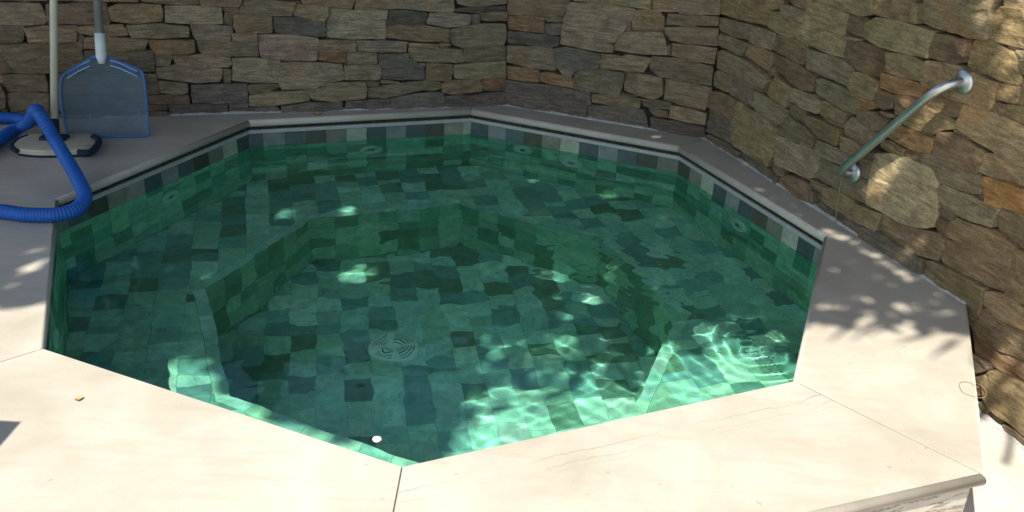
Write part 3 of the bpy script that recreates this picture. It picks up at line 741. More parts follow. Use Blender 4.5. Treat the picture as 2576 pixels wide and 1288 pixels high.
6: """565,400 585,255 860,370 890,420 860,530 840,620 700,540 570,480 g|900,435 1100,530 1290,620 1260,785 1050,690 870,575 880,500 g|850,590 935,640 925,700 850,660 b|870,700 920,720 910,770 870,750 b
935,650 1060,690 1189,780 1384,860 1370,920 1344,995 1189,915 1000,820 925,770 o|520,500 545,475 615,520 610,580 570,560 b|275,400 300,395 400,440 520,520 570,580 560,635 480,595 400,535 280,450 d|10,260 40,250 200,330 260,380 270,440 180,395 90,335 10,300 d
580,600 640,560 830,640 835,750 800,785 700,715 620,665 b|860,790 880,770 1000,830 1200,950 1190,1045 1110,1005 1000,945 d|1210,440 1319,456 1290,596 1200,560 g|835,680 860,690 855,780 832,765 d""",
7: """115,130 155,0 300,10 430,60 500,80 580,130 640,220 630,330 600,560 500,575 340,530 200,450 75,390 90,270 L|480,50 500,0 600,10 700,50 930,150 965,175 955,260 940,310 880,310 700,230 590,190 560,120 g|640,260 680,240 880,330 1100,420 1070,500 1055,565 900,520 680,430 640,370 g
980,220 1000,175 1100,200 1300,270 1400,310 1400,500 1200,430 1010,380 R|940,330 975,260 1005,330 1000,380 960,370 b|1070,560 1110,420 1290,480 1400,520 1400,770 1250,720 1090,620 b|630,430 680,430 770,490 740,520 660,500 b|620,560 650,510 730,540 715,660 660,640 b
725,640 740,530 800,500 900,545 1080,600 1240,740 1200,830 1190,885 1100,860 960,790 o|170,560 205,470 330,530 480,590 650,625 670,660 640,760 600,830 480,790 330,720 165,630 b|30,600 40,560 165,600 300,700 500,820 500,930 400,910 240,790 25,655 d
630,770 680,670 740,680 900,770 1060,850 1200,890 1180,960 1155,1080 1000,1020 800,930 640,850 o|1210,830 1240,740 1400,800 1400,1200 1290,1160 1150,1090 1180,980 o|505,945 520,830 600,840 800,930 1000,1040 980,1130 935,1250 885,1380 870,1290 855,1190 780,1125 b|990,1110 1010,1060 1150,1090 1290,1180 1400,1230 1400,1400 1240,1330 1080,1250 990,1170 o""",
8: """905,260 950,130 1000,100 1150,180 1300,280 1400,330 1400,580 1288,510 1100,430 960,340 b|885,300 910,290 1000,360 1290,520 1400,590 1400,700 1285,690 1130,620 1000,530 905,460 o|890,465 1010,540 1020,580 920,600 880,600 d|990,680 1000,640 1040,595 1130,640 1285,710 1400,780 1400,1130 1290,1070 1180,970 1040,870 1000,790 b
910,650 1000,620 985,740 945,780 900,780 b|930,850 985,820 1060,890 1030,900 970,920 d|960,910 1080,930 1110,1000 1000,960 d|1130,1000 1300,1080 1400,1140 1400,1200 1300,1150 1140,1060 d""",
}
TINT = dict(o=(.222, .166, .096), b=(.165, .123, .074), g=(.205, .167, .108), d=(.138, .115, .086), r=(.235, .143, .072), l=(.255, .200, .122), L=(.285, .226, .142), R=(.30, .168, .066))
W_PX = [((380, 291), (1273, 265)), ((1273, 265), (1775, 348)), ((1775, 348), (2440, 770))]
TILT = [math.radians(t) for t in (1.05, -.1, -1.87)]    # the faces are not quite plumb
walls = []
for (a, b), tau in zip(W_PX, TILT):
    p, q = unz(*a)[:2], unz(*b)[:2]; e = (q - p) / np.linalg.norm(q - p); n = np.array([e[1], -e[0]])
    nt = np.array([n[0] * math.cos(tau), n[1] * math.cos(tau), math.sin(tau)]); vd = np.array([-n[0] * math.sin(tau), -n[1] * math.sin(tau), math.cos(tau)])
    walls.append((p, e, n, nt, vd))                      # start, direction, level normal, face normal, up the face
def on_wall(w, x, y, d=0.0):
    p, e, n, nt, vd = walls[w]; return unpl(x, y, np.array([*p, 0]) + nt * d, nt)
def wall_uv(w, x, y):
    p, e, n, nt, vd = walls[w]; P = on_wall(w, x, y) - np.array([*p, 0]); return P[:2] @ e, P @ vd
def wall_pt(w, u, v, d):
    p, e, n, nt, vd = walls[w]; return np.array([*(p + e * u), 0]) + vd * v + nt * d
def stone_mesh(w, poly, proud=None, fine=True):
    """an irregular stone with rough rounded face, outline given in wall coordinates (metres)"""
    p = ccw(poly)
    c0 = p.mean(0)
    # cut the corners a little, then resample and roughen the outline
    n = len(p); cc = []
    for i in range(n):
        a, b, c = p[i - 1], p[i], p[(i + 1) % n]
        k1 = min(.22, .0032 / (np.linalg.norm(a - b) + 1e-6)); k2 = min(.22, .0032 / (np.linalg.norm(c - b) + 1e-6))
        cc += [b + (a - b) * k1, b + (c - b) * k2]
    cc = np.array(cc); step = .016 if fine else .05; o = []
    for i in range(len(cc)):
        a, b = cc[i], cc[(i + 1) % len(cc)]; k = max(1, int(np.linalg.norm(b - a) / step + .5))
        o += [a + (b - a) * t / k for t in range(k)]
    o = np.array(o); m = len(o)
    sd = random.uniform(0, 100)
    rad = o - c0; rl = np.linalg.norm(rad, axis=1)[:, None] + 1e-6
    jit = np.array([mnoise.noise(Vector((q[0] * 22 + sd, q[1] * 22, 0))) for q in o])
    o = o + rad / rl * (jit[:, None] * .0042 + .0042)
    proud = random.uniform(-.006, .014) if proud is None else proud
    tu, tv = random.gauss(0, .04), random.gauss(0, .05)
    size = math.sqrt(abs(area2(o)))
    rings = [(1.0, -.075), (1.0, -.0045), (1 - .0022 / size, -.0012), (1 - .007 / size, .0), (.72, .0005), (.40, .001)]
    V_, F_ = [], []
    for k, (sc, d) in enumerate(rings):
        for q in o:
            x = c0 + (q - c0) * sc
            nz = mnoise.fractal(Vector((x[0] * 9 + sd, x[1] * 26, sd)), 1.0, 2.0, 3) * .0085 + mnoise.noise(Vector((x[0] * 5 + sd, x[1] * 7, 3.3))) * .004
            dd = d if k == 0 else d + proud + nz + (x[0] - c0[0]) * tu + (x[1] - c0[1]) * tv
            V_.append(wall_pt(w, x[0], x[1], dd))
    nzc = mnoise.fractal(Vector((c0[0] * 9 + sd, c0[1] * 26, sd)), 1.0, 2.0, 3) * .0085
    V_.append(wall_pt(w, c0[0], c0[1], .003 + proud + nzc))
    for k in range(len(rings) - 1):
        F_ += [[k * m + j, k * m + (j + 1) % m, (k + 1) * m + (j + 1) % m, (k + 1) * m + j] for j in range(m)]
    L = (len(rings) - 1) * m
    F_ += [[L + j, L + (j + 1) % m, L + m] for j in range(m)]
    F_.append(list(range(m))[::-1])
    return np.array(V_), F_
def jit_tint(c):
    t = np.array(TINT[c]); return np.clip(t * (1 + random.gauss(0, .10)) * (1 + rng.normal(0, .03, 3)), .03, .6)
WLEN = [(-3.2, None), (0, None), (0, 4.3)]
L1 = (unz(1273, 265)[:2] - walls[0][0]) @ walls[0][1]
L2 = np.linalg.norm(unz(1775, 348)[:2] - unz(1273, 265)[:2])
SPAN = [(-2.4, L1), (0.0, L2), (0.0, 4.2)]
WTOP = 1.2
WLAB = ["shaded brown dry-stone wall behind the skimmer net and poles", "narrow dry-stone wall between the two wall corners behind the pool", "long dry-stone wall at the right carrying the steel grab rail"]
WOBJ = []
traced = [[], [], []]
for view, txt in TRACE.items():
    ox, oy, s = VIEWS[view]; w = 0 if view < 3 else (1 if view == 3 else 2)
    for item in txt.replace("\n", "|").split("|"):
        tk = item.split()
        if len(tk) < 4: continue
        c = tk[-1]; px = [tuple(map(float, t.split(","))) for t in tk[:-1]]
        uv = np.array([wall_uv(w, (ox + x / s) * IMW / 4000, (oy + y / s) * IMW / 4000) for x, y in px])
        traced[w].append((uv, c))
for w in range(3):
    p, e, n, nt, vd = walls[w]; u0, u1 = SPAN[w]
    zb = 0.0 if w < 2 else ZPATIO
    base = p + e * (u0 + u1) / 2
    W_ = thing("stone_wall", (base[0], base[1], zb), WLAB[w], "wall", "dry-stone walls around the pool")
    WOBJ.append(W_)
    # joint bed behind the stones
    ext = .30
    um = (u0 + u1 + (ext if w < 2 else 0) - (ext if w > 0 else 0)) / 2
    half = (u1 - u0 + (ext if w < 2 else 0) + (ext if w > 0 else 0)) / 2
    v, f = box(wall_pt(w, um, (WTOP - .04 - .45) / 2, -.190), (half, .155, (WTOP - .04 + .45) / 2), [[e[0], e[1], 0], nt, vd])
    mk("joint_bed", v, f, M['joint'], W_)
    pts_all = np.vstack([t[0] for t in traced[w]])
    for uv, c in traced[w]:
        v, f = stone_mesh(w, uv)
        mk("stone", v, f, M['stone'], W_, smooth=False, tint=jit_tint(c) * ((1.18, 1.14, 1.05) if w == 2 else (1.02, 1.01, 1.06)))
    # stones outside the photograph: courses in the same manner, joined
    polys = [ccw(t[0]) for t in traced[w]]
    def inside(q):
        for g in polys:
            d = np.roll(g, -1, 0) - g; r = q - g
            if np.all((d[:, 0] * r[:, 1] - d[:, 1] * r[:, 0]) / (np.linalg.norm(d, axis=1) + 1e-9) > -.010): return True
        return False
    rest = MB(); z = zb
    while z < WTOP - .03:
        h = random.uniform(.055, .125); u = u0
        while u < u1 - .03:
            ln = random.uniform(.10, .32); ln = min(ln, u1 - u)
            q = np.array([(u + .004, z + .004), (u + ln - .004, z + .004 + random.uniform(-.004, .004)), (u + ln - .004 + random.uniform(-.012, .008), z + h - .004), (u + .004 + random.uniform(-.008, .012), z + h - .004 + random.uniform(-.006, .004))])
            tests = [q.mean(0), *(q * .85 + q.mean(0) * .15)]
            hit = [inside(t) for t in tests]
            if not (hit[0] or sum(hit) >= 4):
                v, f = stone_mesh(w, q, random.uniform(-.022, -.016) if any(hit) else random.uniform(-.012, .004), False)
                rest.add(v, f, jit_tint(random.choice("oobbgldr")))
            u += ln
        z += h
    o = rest.build("outer_stones", M['stone'], W_, smooth=False)
    if o: o["kind"] = "stuff"
    # ragged mortar line where the wall meets the coping (and the patio, at the right)
    mb = MB()
    def bead(ua, ub, z0, hh, dd):
        N = max(8, int((ub - ua) / .012)); V_ = []; F_ = []
        for i in range(N + 1):
            u = ua + (ub - ua) * i / N
            k = .6 + .7 * mnoise.noise(Vector((u * 9, w * 7.1, 2))) + .5 * mnoise.noise(Vector((u * 41, w * 3.1, 5)))
            k = max(.12, k)
            for d, z in ((-.03, z0 - .004), (dd * (.5 + .5 * k), z0 - .002), (dd * .35 * k + .004, z0 + .35 * hh * k), (.004, z0 + hh * k), (-.03, z0 + hh * k)):
                V_.append(wall_pt(w, u, z, d))
        for i in range(N):
            for j in range(4): F_.append([i * 5 + j, (i + 1) * 5 + j, (i + 1) * 5 + j + 1, i * 5 + j + 1])
        mb.add(V_, F_)
    bead(u0, u1 if w < 2 else (Q - p) @ e, 0.0, .009, .014)
    if w == 2: bead((Q - p) @ e, u1, ZPATIO, .014, .016)
    mb.build("mortar_bead", M['mortar'], W_, smooth=True)

# ------------------------------------------------------------------ stainless grab rail on the right-hand wall
n3 = walls[2][3]
ra, rb = on_wall(2, 2424, 206, .012), on_wall(2, 2146, 434, .012)
rail = thing("grab_rail", on_wall(2, 2146, 434), "brushed steel grab rail bolted at a slant to the right stone wall", "grab rail")
ca = on_wall(2, 2398, 212, .075); cb = on_wall(2, 2122, 432, .075)
dirv = (cb - ca) / np.linalg.norm(cb - ca)
def arc(p0, corner, p1, n=14):
    t = np.linspace(0, 1, n)[:, None]; return (1 - t) ** 2 * p0 + 2 * t * (1 - t) * corner + t ** 2 * p1
A0 = ra + n3 * .075; B0 = rb + n3 * .075
dirv = (B0 - A0) / np.linalg.norm(B0 - A0)
path = np.vstack([[ra - n3 * .01], arc(ra + n3 * .012, A0, A0 + dirv * .115), [A0 + (B0 - A0) * k + dirv * (.115 * (1 - k) - .075 * k) for k in np.linspace(.08, .92, 12)], arc(B0 - dirv * .075, B0, rb + n3 * .012), [rb - n3 * .01]])
path = spline(path[[0] + list(range(1, len(path) - 1)) + [-1]], 90)
v, f = tube(path, .0148, 20); mk("tube", v, f, M['steel'], rail, smooth=True)
for c in (ra, rb):
    v, f = lathe([(.036, -.014), (.038, -.004), (.037, .003), (.033, .007), (.018, .009), (.0152, .011)], c, n3, 36)
    mk("flange", v, f, M['steel'], rail, smooth=True)
# dry stem hanging below the lower flange
P = spline(np.array([on_wall(2, 2118, 440, .035), on_wall(2, 2112, 480, .030), on_wall(2, 2104, 530, .022), on_wall(2, 2102, 562, .016)]), 20)
v, f = tube(P, .0016, 6); s_ = mk("hanging_twig", v, f, M['straw'], None, smooth=True, org=P[-1])
tag(s_, "thin dry twig hanging down the wall below the grab rail", "twig")

# ------------------------------------------------------------------ leaf skimmer net leaning on the back wall
def wall_top_hit(x0, y0, x1, y1, ztop, d):
    """follow the image line (x1,y1)->(x0,y0) upward until it meets the wall plane at height ztop"""
    for k in np.linspace(0, 6, 1200):
        x, y = x1 + (x0 - x1) * k, y1 + (y0 - y1) * k
        P = on_wall(0, x, y, d)
        if P[2] >= ztop: return P
    return P
nb = unz(270, 345, .006)
nt_ = wall_top_hit(244, 0, 268, 340, WTOP - .03, .05)
ax = nt_ - nb; ax /= np.linalg.norm(ax)
bl = unz(168, 344, .006) - unz(372, 340, .006)
pn_ = np.cross(ax, bl); pn_ /= np.linalg.norm(pn_)
if pn_ @ (CAMP - nb) < 0: pn_ = -pn_
def onnet(x, y, d=0): return unpl(x, y, nb + pn_ * d, pn_)
net = thing("skimmer_net", nb, "blue framed pool skimmer net on a grey pole leaning against the wall", "skimmer net")
outl = [(230, 146), (272, 146), (300, 155), (350, 175), (360, 189), (366, 225), (371, 285), (373, 325), (372, 340), (340, 344), (270, 347), (200, 347), (174, 345), (166, 325), (157, 280), (152, 235), (154, 203), (162, 187), (195, 165)]
O3 = np.array([onnet(*q) for q in outl]); loop = spline(np.vstack([O3, O3[:1]]), 120)
loop[:, 2] = np.maximum(loop[:, 2], .007)
v, f = tube(loop, .0048, 10, False); mk("frame", v, f, M['blue'], net, smooth=True)
for k, mt in ((.010, 'paleblue'), (.021, 'blue'), (.031, 'paleblue')):
    for seg in ([(226, 146), (195, 161), (168, 178)], [(276, 146), (302, 154), (345, 174)]):
        S = spline(np.array([onnet(*q) for q in seg]), 16) - ax * k
        v, f = tube(S, .0028, 8); mk("shoulder_rib", v, f, M[mt], net, smooth=True)
cN = loop.mean(0); vs = [cN - pn_ * .035]; nl = len(loop) - 1
for s in (.25, .5, .75, .92, 1.0):
    for q in loop[:-1]: vs.append(cN + (q - cN) * s - pn_ * .035 * (1 - s ** 3))
fs = [[0, 1 + j, 1 + (j + 1) % nl] for j in range(nl)]
for r in range(4): fs += [[1 + r * nl + j, 1 + (r + 1) * nl + j, 1 + (r + 1) * nl + (j + 1) % nl, 1 + r * nl + (j + 1) % nl] for j in range(nl)]
mk("mesh_bag", vs, fs, M['net'], net, smooth=True)
def onaxis(y):                                          # point of the pole axis nearest an image row
    best = None
    for k in np.linspace(-.1, 3, 2000):
        P = nb + ax * k; q = project(P)
        if best is None or abs(q[1] - y) < best[0]: best = (abs(q[1] - y), P)
    return best[1]
s0, s1 = onaxis(142), onaxis(84)
v, f = tube(np.array([s0 - ax * .03, s0, s1]) + pn_ * .004, [.012, .0215, .0215], 18); mk("sleeve", v, f, M['white_sleeve'], net, smooth=True)
v, f = tube(np.array([s1 - ax * .02, nt_ + ax * .5]) + pn_ * .004, .0165, 16); mk("pole", v, f, M['alu'], net, smooth=True)
P = spline(np.array([onnet(228, 147), onnet(240, 143), onnet(251, 142), onnet(262, 143), onnet(274, 147)]), 16); v, f = tube(P, .009, 10); mk("yoke", v, f, M['blue'], net, smooth=True)

# ------------------------------------------------------------------ vacuum head with its pole
hd = unz(136, 366, 0)
vac = thing("pool_vacuum", hd, "beige pool vacuum head with cream pole standing by the blue hose", "pool vacuum")
foot = [(31, 369), (45, 352), (70, 342), (140, 343), (221, 342), (238, 345), (247, 353), (244, 366), (226, 383), (194, 384), (140, 386), (91, 386), (42, 381)]
F3 = ccw(np.array([unz(*q, .02)[:2] for q in foot])); Fs = spline(np.vstack([F3, F3[:1]]), 60)[:-1]
cF = Fs.mean(0)
def prism(rings):
    n = len(rings[0][0]); v = np.vstack([z3(r, z) for r, z in rings])
    f = [[i * n + j, i * n + (j + 1) % n, (i + 1) * n + (j + 1) % n, (i + 1) * n + j] for i in range(len(rings) - 1) for j in range(n)]
    return v, f + [list(range(n))[::-1], list(range((len(rings) - 1) * n, len(rings) * n))]
sc = lambda s: cF + (Fs - cF) * s
v, f = prism([(sc(.97), .001), (sc(.985), .012)]); mk("brush_skirt", v, f, M['navy'], vac)
v, f = prism([(sc(1.0), .012), (sc(1.0), .026), (sc(.97), .032), (sc(.80), .036), (sc(.3), .038)]); mk("body", v, f, M['beige'], vac, smooth=False)
# dark bumper round the right-hand end
ends = spline(np.array([unz(236, 344, .036), unz(248, 353, .032), unz(244, 367, .030), unz(226, 383, .028), unz(196, 384, .028)]), 24)
v, f = tube(ends, .0135, 10); mk("bumper", v, f, M['navy'], vac, smooth=True)
lf = spline(np.array([unz(70, 343, .03), unz(45, 353, .028), unz(31, 369, .026), unz(42, 380, .026)]), 20)
v, f = tube(lf, .010, 10); mk("bumper", v, f, M['navy'], vac, smooth=True)
pb = unz(137, 345, .045)
pt = wall_top_hit(131, 0, 130.5, 320, WTOP - .03, .03)
pv = (pt - pb) / np.linalg.norm(pt - pb)
v, f = tube(np.array([pb - pv * .02, pb + pv * .03, pb + pv * .075]), [.024, .020, .017], 16); mk("swivel", v, f, M['navy'], vac, smooth=True)
v, f = box(pb + np.array([0, 0, -.006]), (.05, .03, .012)); mk("bracket", v, f, M['navy'], vac)
v, f = tube(np.array([pb + pv * .07, pt + pv * .45]), .0145, 16); mk("pole", v, f, M['cream_pole'], vac, smooth=True)

# ------------------------------------------------------------------ blue corrugated hose
hp = [unz(-170, 520, .03), unz(-80, 528, .028), unz(0, 532, .027), unz(60, 540, .027), unz(130, 541, .027), unz(178, 532, .030), unz(205, 515, .035), unz(213, 492, .040),
      unz(198, 455, .05), unz(170, 405, .075), unz(140, 355, .12), unz(115, 312, .18), unz(97, 284, .215)]
hp += [unz(91, 277, .205), unz(86, 283, .165), unz(80, 296, .11), unz(66, 311, .06), unz(38, 326, .030), unz(0, 349, .029), unz(-60, 388, .029), unz(-150, 420, .029),
       unz(-200, 360, .029), unz(-120, 312, .029), unz(-40, 299, .029), unz(30, 297, .029), unz(75, 306, .029)]
HP = spline(np.array(hp), 1900)
HP[:, 2] = np.maximum(HP[:, 2], .0275)
r = .0248 + .0013 * np.sin(np.arange(len(HP)) * 2 * math.pi / 6)
v, f = tube(HP, r, 16)
ho = mk("pool_hose", v, f, M['hose'], None, smooth=True, org=(*unz(60, 540, 0)[:2], 0)); tag(ho, "blue corrugated vacuum hose looping over the pool corner", "hose")

# ------------------------------------------------------------------ small things lying about
def leaf_thing(name, c, ang, ln, wd, mat, label, cat, up=.004):
    t = np.linspace(0, 1, 9); ex = np.array([math.cos(ang), math.sin(ang), 0]); ey = np.array([-ex[1], ex[0], 0])
    V_ = []; 
    for k in t:
        w_ = wd * math.sin(math.pi * min(1, k * .92 + .04)) ** .7
        for s in (-1, 0, 1):
            V_.append(np.array([c[0], c[1], c[2]]) + ex * (k - .5) * ln + ey * s * w_ / 2 + np.array([0, 0, .0015 + up * (abs(s) + (2 * k - 1) ** 2)]))
    V_ = np.array(V_); V2 = V_ + np.array([0, 0, .0008])
    F_ = []
    for i in range(8):
        for j in range(2):
            a = i * 3 + j; F_ += [[a, a + 3, a + 4, a + 1], [27 + a, 27 + a + 1, 27 + a + 4, 27 + a + 3]]
    o = mk(name, np.vstack([V_, V2]), F_, mat, None, smooth=True, org=c); tag(o, label, cat); return o
leaf_thing("fallen_leaf", unz(798, 290, 0), .3, .035, .022, M['dry_leaf'], "small yellow leaf lying on the coping below the back wall", "leaf", .006)
leaf_thing("fallen_leaf", unz(199, 1007, 0), 1.2, .019, .010, M['dry_leaf'], "orange leaf fragment lying on the sunlit front left slab", "leaf", .003)
c = unz(949, 1106, ZW + .004)
th = np.linspace(0, 2 * math.pi, 24, endpoint=False); V_ = []; F_ = []
for k, (rr, hh) in enumerate(((.9, -.003), (1.0, .001), (.85, .005), (.5, .0075), (.15, .0085))):
    V_ += [c + np.array([rr * .0125 * math.cos(t), rr * .0105 * math.sin(t) * (1 + .1 * math.sin(3 * t)), hh]) for t in th]
for k in range(4): F_ += [[k * 24 + j, k * 24 + (j + 1) % 24, (k + 1) * 24 + (j + 1) % 24, (k + 1) * 24 + j] for j in range(24)]
F_ += [list(range(24))[::-1], list(range(96, 120))]
o = mk("floating_petal", V_, F_, M['petal'], None, smooth=True, org=c); tag(o, "small white petal floating near the front corner of the pool", "petal")
# loop of dry stalk on the edge of the right slab
lp = [(2462, 975), (2440, 962), (2418, 961), (2414, 972), (2425, 988), (2450, 997), (2472, 1001), (2481, 994), (2478, 980), (2466, 968), (2455, 964)]
P = np.array([unz(x, y, .004 + (.012 if x > 2460 else 0)) for x, y in lp]); P = spline(P, 60)
v, f = tube(P, .0007, 6); o = mk("dry_stalk", v, f, M['straw'], None, smooth=True, org=P[0]); tag(o, "thin curled dry stalk on the edge of the right slab", "stalk")

# ------------------------------------------------------------------ trees whose crowns shade the back of the pool (all above the frame)
def q_to(q, z): return np.array([q[0] + SLX[0] * z, q[1] + SLX[1] * z, z])
GAPS = []
def gap(P, r): r = r * .62; GAPS.append((*sunfoot(P), r))
for x, y, r in ((2085, 585, .05), (2115, 598, .05), (2150, 615, .05), (2190, 640, .045), (2225, 660, .045), (2262, 684, .04), (2300, 705, .03), (2130, 655, .026), (2175, 680, .03), (2100, 680, .02), (2205, 700, .026), (2240, 720, .02), (2310, 735, .03), (2365, 748, .03), (2110, 728, .018), (2150, 748, .022), (2060, 700, .016), (2200, 752, .022), (2245, 765, .026), (2290, 778, .028), (2340, 790, .03), (2385, 785, .03), (2120, 775, .024), (2180, 790, .028), (2410, 770, .026), (2070, 780, .02),
                (2030, 540, .03), (1990, 545, .018), (1930, 500, .016), (1640, 343, .026), (1663, 342, .02), (1535, 328, .016), (2000, 515, .02),
                (75, 635, .024), (105, 628, .024), (40, 722, .026), (60, 690, .026), (88, 668, .026), (112, 652, .022), (118, 608, .016), (30, 745, .03)):
    gap(unz(x, y), r)
for x, y, r in ((2195, 470, .05), (2240, 445, .05), (2255, 412, .045), (2230, 560, .02), (2285, 640, .045), (2240, 700, .02), (2560, 110, .08), (2470, 60, .04), (2400, 120, .035), (2520, 250, .04), (2380, 330, .04), (2450, 420, .035), (2560, 330, .04), (2280, 250, .03), (2350, 560, .03), (2310, 325, .045), (2330, 300, .03), (2200, 340, .02), (2565, 20, .08), (2500, 15, .05), (2120, 620, .02)):
    gap(on_wall(2, x, y), r)
for x, y, z, r in ((900, 692, ZFLOOR, .11), (1480, 752, ZFLOOR, .08), (1540, 770, ZFLOOR, .05), (1400, 745, ZFLOOR, .04), (1330, 790, ZFLOOR, .03), (870, 530, ZBENCH, .075), (720, 540, ZBENCH, .06), (1335, 452, ZBENCH, .06), (1525, 492, ZBENCH, .07), (1400, 700, ZFLOOR, .05), (1560, 720, ZFLOOR, .05), (1700, 610, ZBENCH, .03), (1900, 800, ZBENCH, .05), (1840, 800, ZBENCH, .05), (1960, 850, ZBENCH, .05), (1180, 700, ZFLOOR, .022), (640, 905, ZFLOOR, .03), (515, 690, ZBENCH, .02), (495, 778, ZBENCH, .015),
                   (1265, 870, ZFLOOR, .035), (1400, 860, ZFLOOR, .04), (1780, 840, ZBENCH, .04), (1850, 740, ZBENCH, .03), (1420, 800, ZFLOOR, .04)):
    gap(unwater(x, y, z), r)
GA = np.array(GAPS)
def edge_y(x):
    return np.interp(x, [-3, -1.45, -1.3, -1.2, -1.1, -.9, -.7, -.6, -.5, -.35, -.15, .1, .35, .55, .75, .85, .95, 1.4, 2.2], [2.2, 2.19, 2.22, 2.26, 2.08, 1.98, 1.90, 1.93, 2.08, 2.20, 2.30, 2.38, 2.44, 2.50, 2.52, 2.40, 2.32, 2.32, 2.26]) + .012 * np.sin(x * 23)
def crown(n, qbox, zr, size):
    out = []
    q = np.stack([rng.uniform(qbox[0], qbox[1], n), rng.uniform(qbox[2], qbox[3], n)], 1); z = rng.uniform(*zr, n)
    d2 = np.hypot(q[:, None, 0] - GA[None, :, 0], q[:, None, 1] - GA[None, :, 1]) - GA[None, :, 2]
    near = d2.min(1)
    ok = near > size * .12
    ey = edge_y(q[:, 0]); ok &= (q[:, 1] > ey + np.where((q[:, 0] < .1) & (q[:, 0] > -.55), .40, np.where(q[:, 0] < 0, .06, .14)) * rng.random(n) ** 1.5)
    thin = (q[:, 0] > -.5) & (q[:, 0] < .80) & (q[:, 1] < 2.74)
    ok &= ~thin | (rng.random(n) < .34)
    q, z = q[ok], z[ok]; n = len(q)
    C = np.stack([q[:, 0] + SLX[0] * z, q[:, 1] + SLX[1] * z, z], 1)
    a = rng.uniform(0, 2 * math.pi, n); tl = rng.normal(0, .45, (n, 2))
    ex = np.stack([np.cos(a), np.sin(a), tl[:, 0]], 1); ex /= np.linalg.norm(ex, axis=1)[:, None]
    ey_ = np.stack([-np.sin(a), np.cos(a), tl[:, 1]], 1); ey_ /= np.linalg.norm(ey_, axis=1)[:, None]
    L = size * rng.uniform(.75, 1.2, n)[:, None]; Wd = L * .46
    P = np.stack([C - ex * L * .5, C - ey_ * Wd * .5 - ex * L * .05, C + ex * L * .5, C + ey_ * Wd * .5 - ex * L * .05], 1)
    return P.reshape(-1, 3), (np.arange(n)[:, None] * 4 + np.arange(4)).tolist()
def tree(base, qbox, zr, n, label):
    T = thing("shade_tree", base, label, "tree", "trees shading the pool")
    cx = (np.array([qbox[0], qbox[2]]) + np.array([qbox[1], qbox[3]])) / 2; top = q_to(cx, zr[0] + .2)
    b = np.array(base); P = spline(np.array([b, b + (0, 0, 1.2), b * .8 + top * .2 + (0, 0, 1.6 - top[2] * .2), b * .6 + top * .4 + np.array([0, 0, (zr[0] - .1) - (b * .6 + top * .4)[2]])]), 24)
    v, f = tube(P, np.linspace(.13, .06, 24), 12); mk("trunk", v, f, M['bark'], T, smooth=True)
    for k in range(8):
        q = np.array([rng.uniform(qbox[0] + .2, qbox[1] - .2), rng.uniform(qbox[2] + .5, qbox[3] - .2)]); e = q_to(q, zr[0] + .3)
        S = spline(np.array([P[-1], (P[-1] + e) / 2 + (0, 0, .18), e]), 14); v, f = tube(S, np.linspace(.05, .008, 14), 8); mk("limb", v, f, M['bark'], T, smooth=True)
    v, f = crown(n, qbox, zr, .12); mk("crown", v, f, M['leaf'], T)
tree((-3.7, 2.3, -.31), (-3.4, -.55, 1.8, 6.9), (2.9, 3.7), 42000, "leafy tree left of the pool shading the net and hose")
tree((-1.6, 5.7, -.31), (-.55, 1.0, 1.8, 6.9), (3.0, 3.8), 20000, "leafy tree behind the back wall shading the water")
tree((2.7, 4.6, -.31), (1.0, 3.6, 1.8, 6.9), (2.9, 3.7), 29000, "leafy tree behind the right wall shading the grab rail")
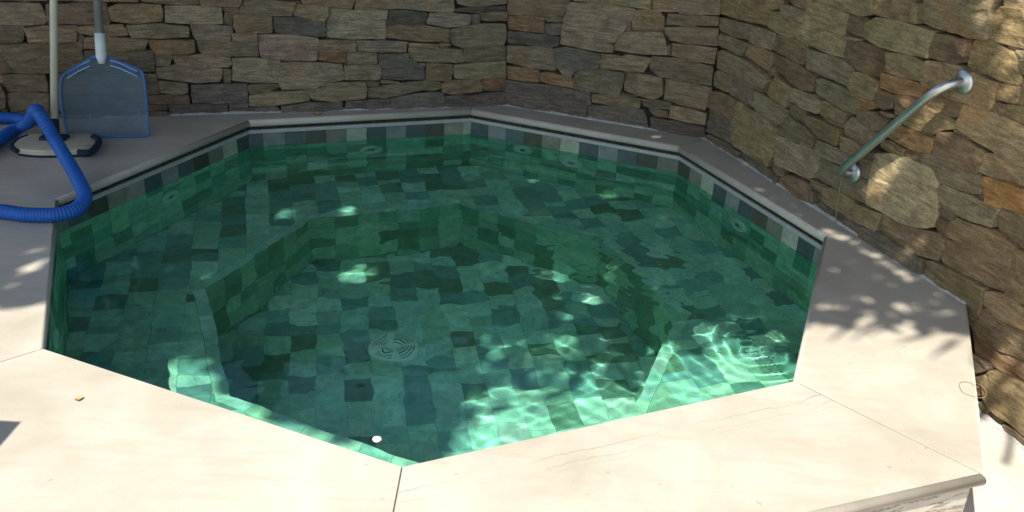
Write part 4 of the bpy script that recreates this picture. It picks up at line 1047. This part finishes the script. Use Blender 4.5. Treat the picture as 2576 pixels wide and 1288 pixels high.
# feathery fronds along the edge of the shade over the right slab
palm = thing("palm_tree", (3.0, 2.0, ZPATIO), "palm tree whose feathery fronds shade the right slab", "tree")
tp = np.array([2.3, 1.6, 3.3])
P = spline(np.array([(3.0, 2.0, ZPATIO), (2.9, 1.9, 1.2), (2.6, 1.75, 2.5), tp]), 20); v, f = tube(P, np.linspace(.13, .09, 20), 12); mk("trunk", v, f, M['bark'], palm, smooth=True)
def frond(q0, q1, z0, z1, nl, ll, side=1):
    a, b = q_to(q0, z0), q_to(q1, z1); R = spline(np.array([tp, (tp + a) / 2 + (0, 0, .25), a, (a + b) / 2 + (0, 0, .04), b]), 60)
    mb = MB(); v, f = tube(R, np.linspace(.012, .004, 60), 6); mb.add(v, f)
    for i in range(nl):
        k = 26 + int(i * 33 / nl); c = R[k]; t = R[min(k + 1, 59)] - R[k - 1]; t /= np.linalg.norm(t)
        s = np.cross(t, (0, 0, 1)); s /= np.linalg.norm(s)
        for sg in (-1, 1):
            d = s * sg * .9 + t * .55 + np.array([0, 0, -.25]); d /= np.linalg.norm(d); L = ll * random.uniform(.8, 1.1)
            w_ = np.cross(d, (0, 0, 1)); w_ /= np.linalg.norm(w_)
            mb.add([c, c + d * L * .35 + w_ * .013, c + d * L, c + d * L * .35 - w_ * .013], [[0, 1, 2, 3]])
    mb.build("frond", M['leaf'], palm)
for q0, q1 in (((1.55, 2.36), (.78, 2.42)), ((1.6, 2.52), (.85, 2.55)), ((1.62, 2.72), (.95, 2.80)), ((1.7, 2.9), (1.0, 3.05))):
    frond(np.array(q0), np.array(q1), 3.15, 3.0, 24, .20)
# a drooping bare branch, its shadow falls on the lower patio beside the slab
br = [q_to(sunfoot(unz(x, y, ZPATIO)), 2.9 - .1 * i) for i, (x, y) in enumerate(((2478, 1046), (2505, 1058), (2526, 1078), (2535, 1110), (2531, 1150), (2520, 1185)))]
P = spline(np.vstack([[tp], [(tp + br[0]) / 2], br]), 40); v, f = tube(P, np.linspace(.022, .010, 40), 8); mk("dead_frond_stem", v, f, M['bark'], palm, smooth=True)

# ------------------------------------------------------------------ unseen table added left of the frame to shade the front slab
tz = .62; cq = unz(46, 1063)[:2] + SLX * tz
tb = thing("added_shade_table", (cq[0] - .3, cq[1] - .3, ZPATIO), "unseen teak table added to shade the front left slab", "table")
for k in range(6):
    v, f = box((cq[0] - .3, cq[1] - .05 - k * .1, tz), (.30, .047, .011)); mk("table_slat", v, f, M['wood'], tb)
for sx in (-.56, -.04):
    for sy in (-.56, -.04):
        v, f = box((cq[0] + sx, cq[1] + sy, (tz - .012 + ZPATIO) / 2), (.02, .02, (tz - .012 - ZPATIO) / 2)); mk("leg", v, f, M['wood'], tb)
for sy in (-.56, -.04):
    v, f = box((cq[0] - .3, cq[1] + sy, tz - .04), (.238, .012, .025)); mk("apron", v, f, M['wood'], tb)
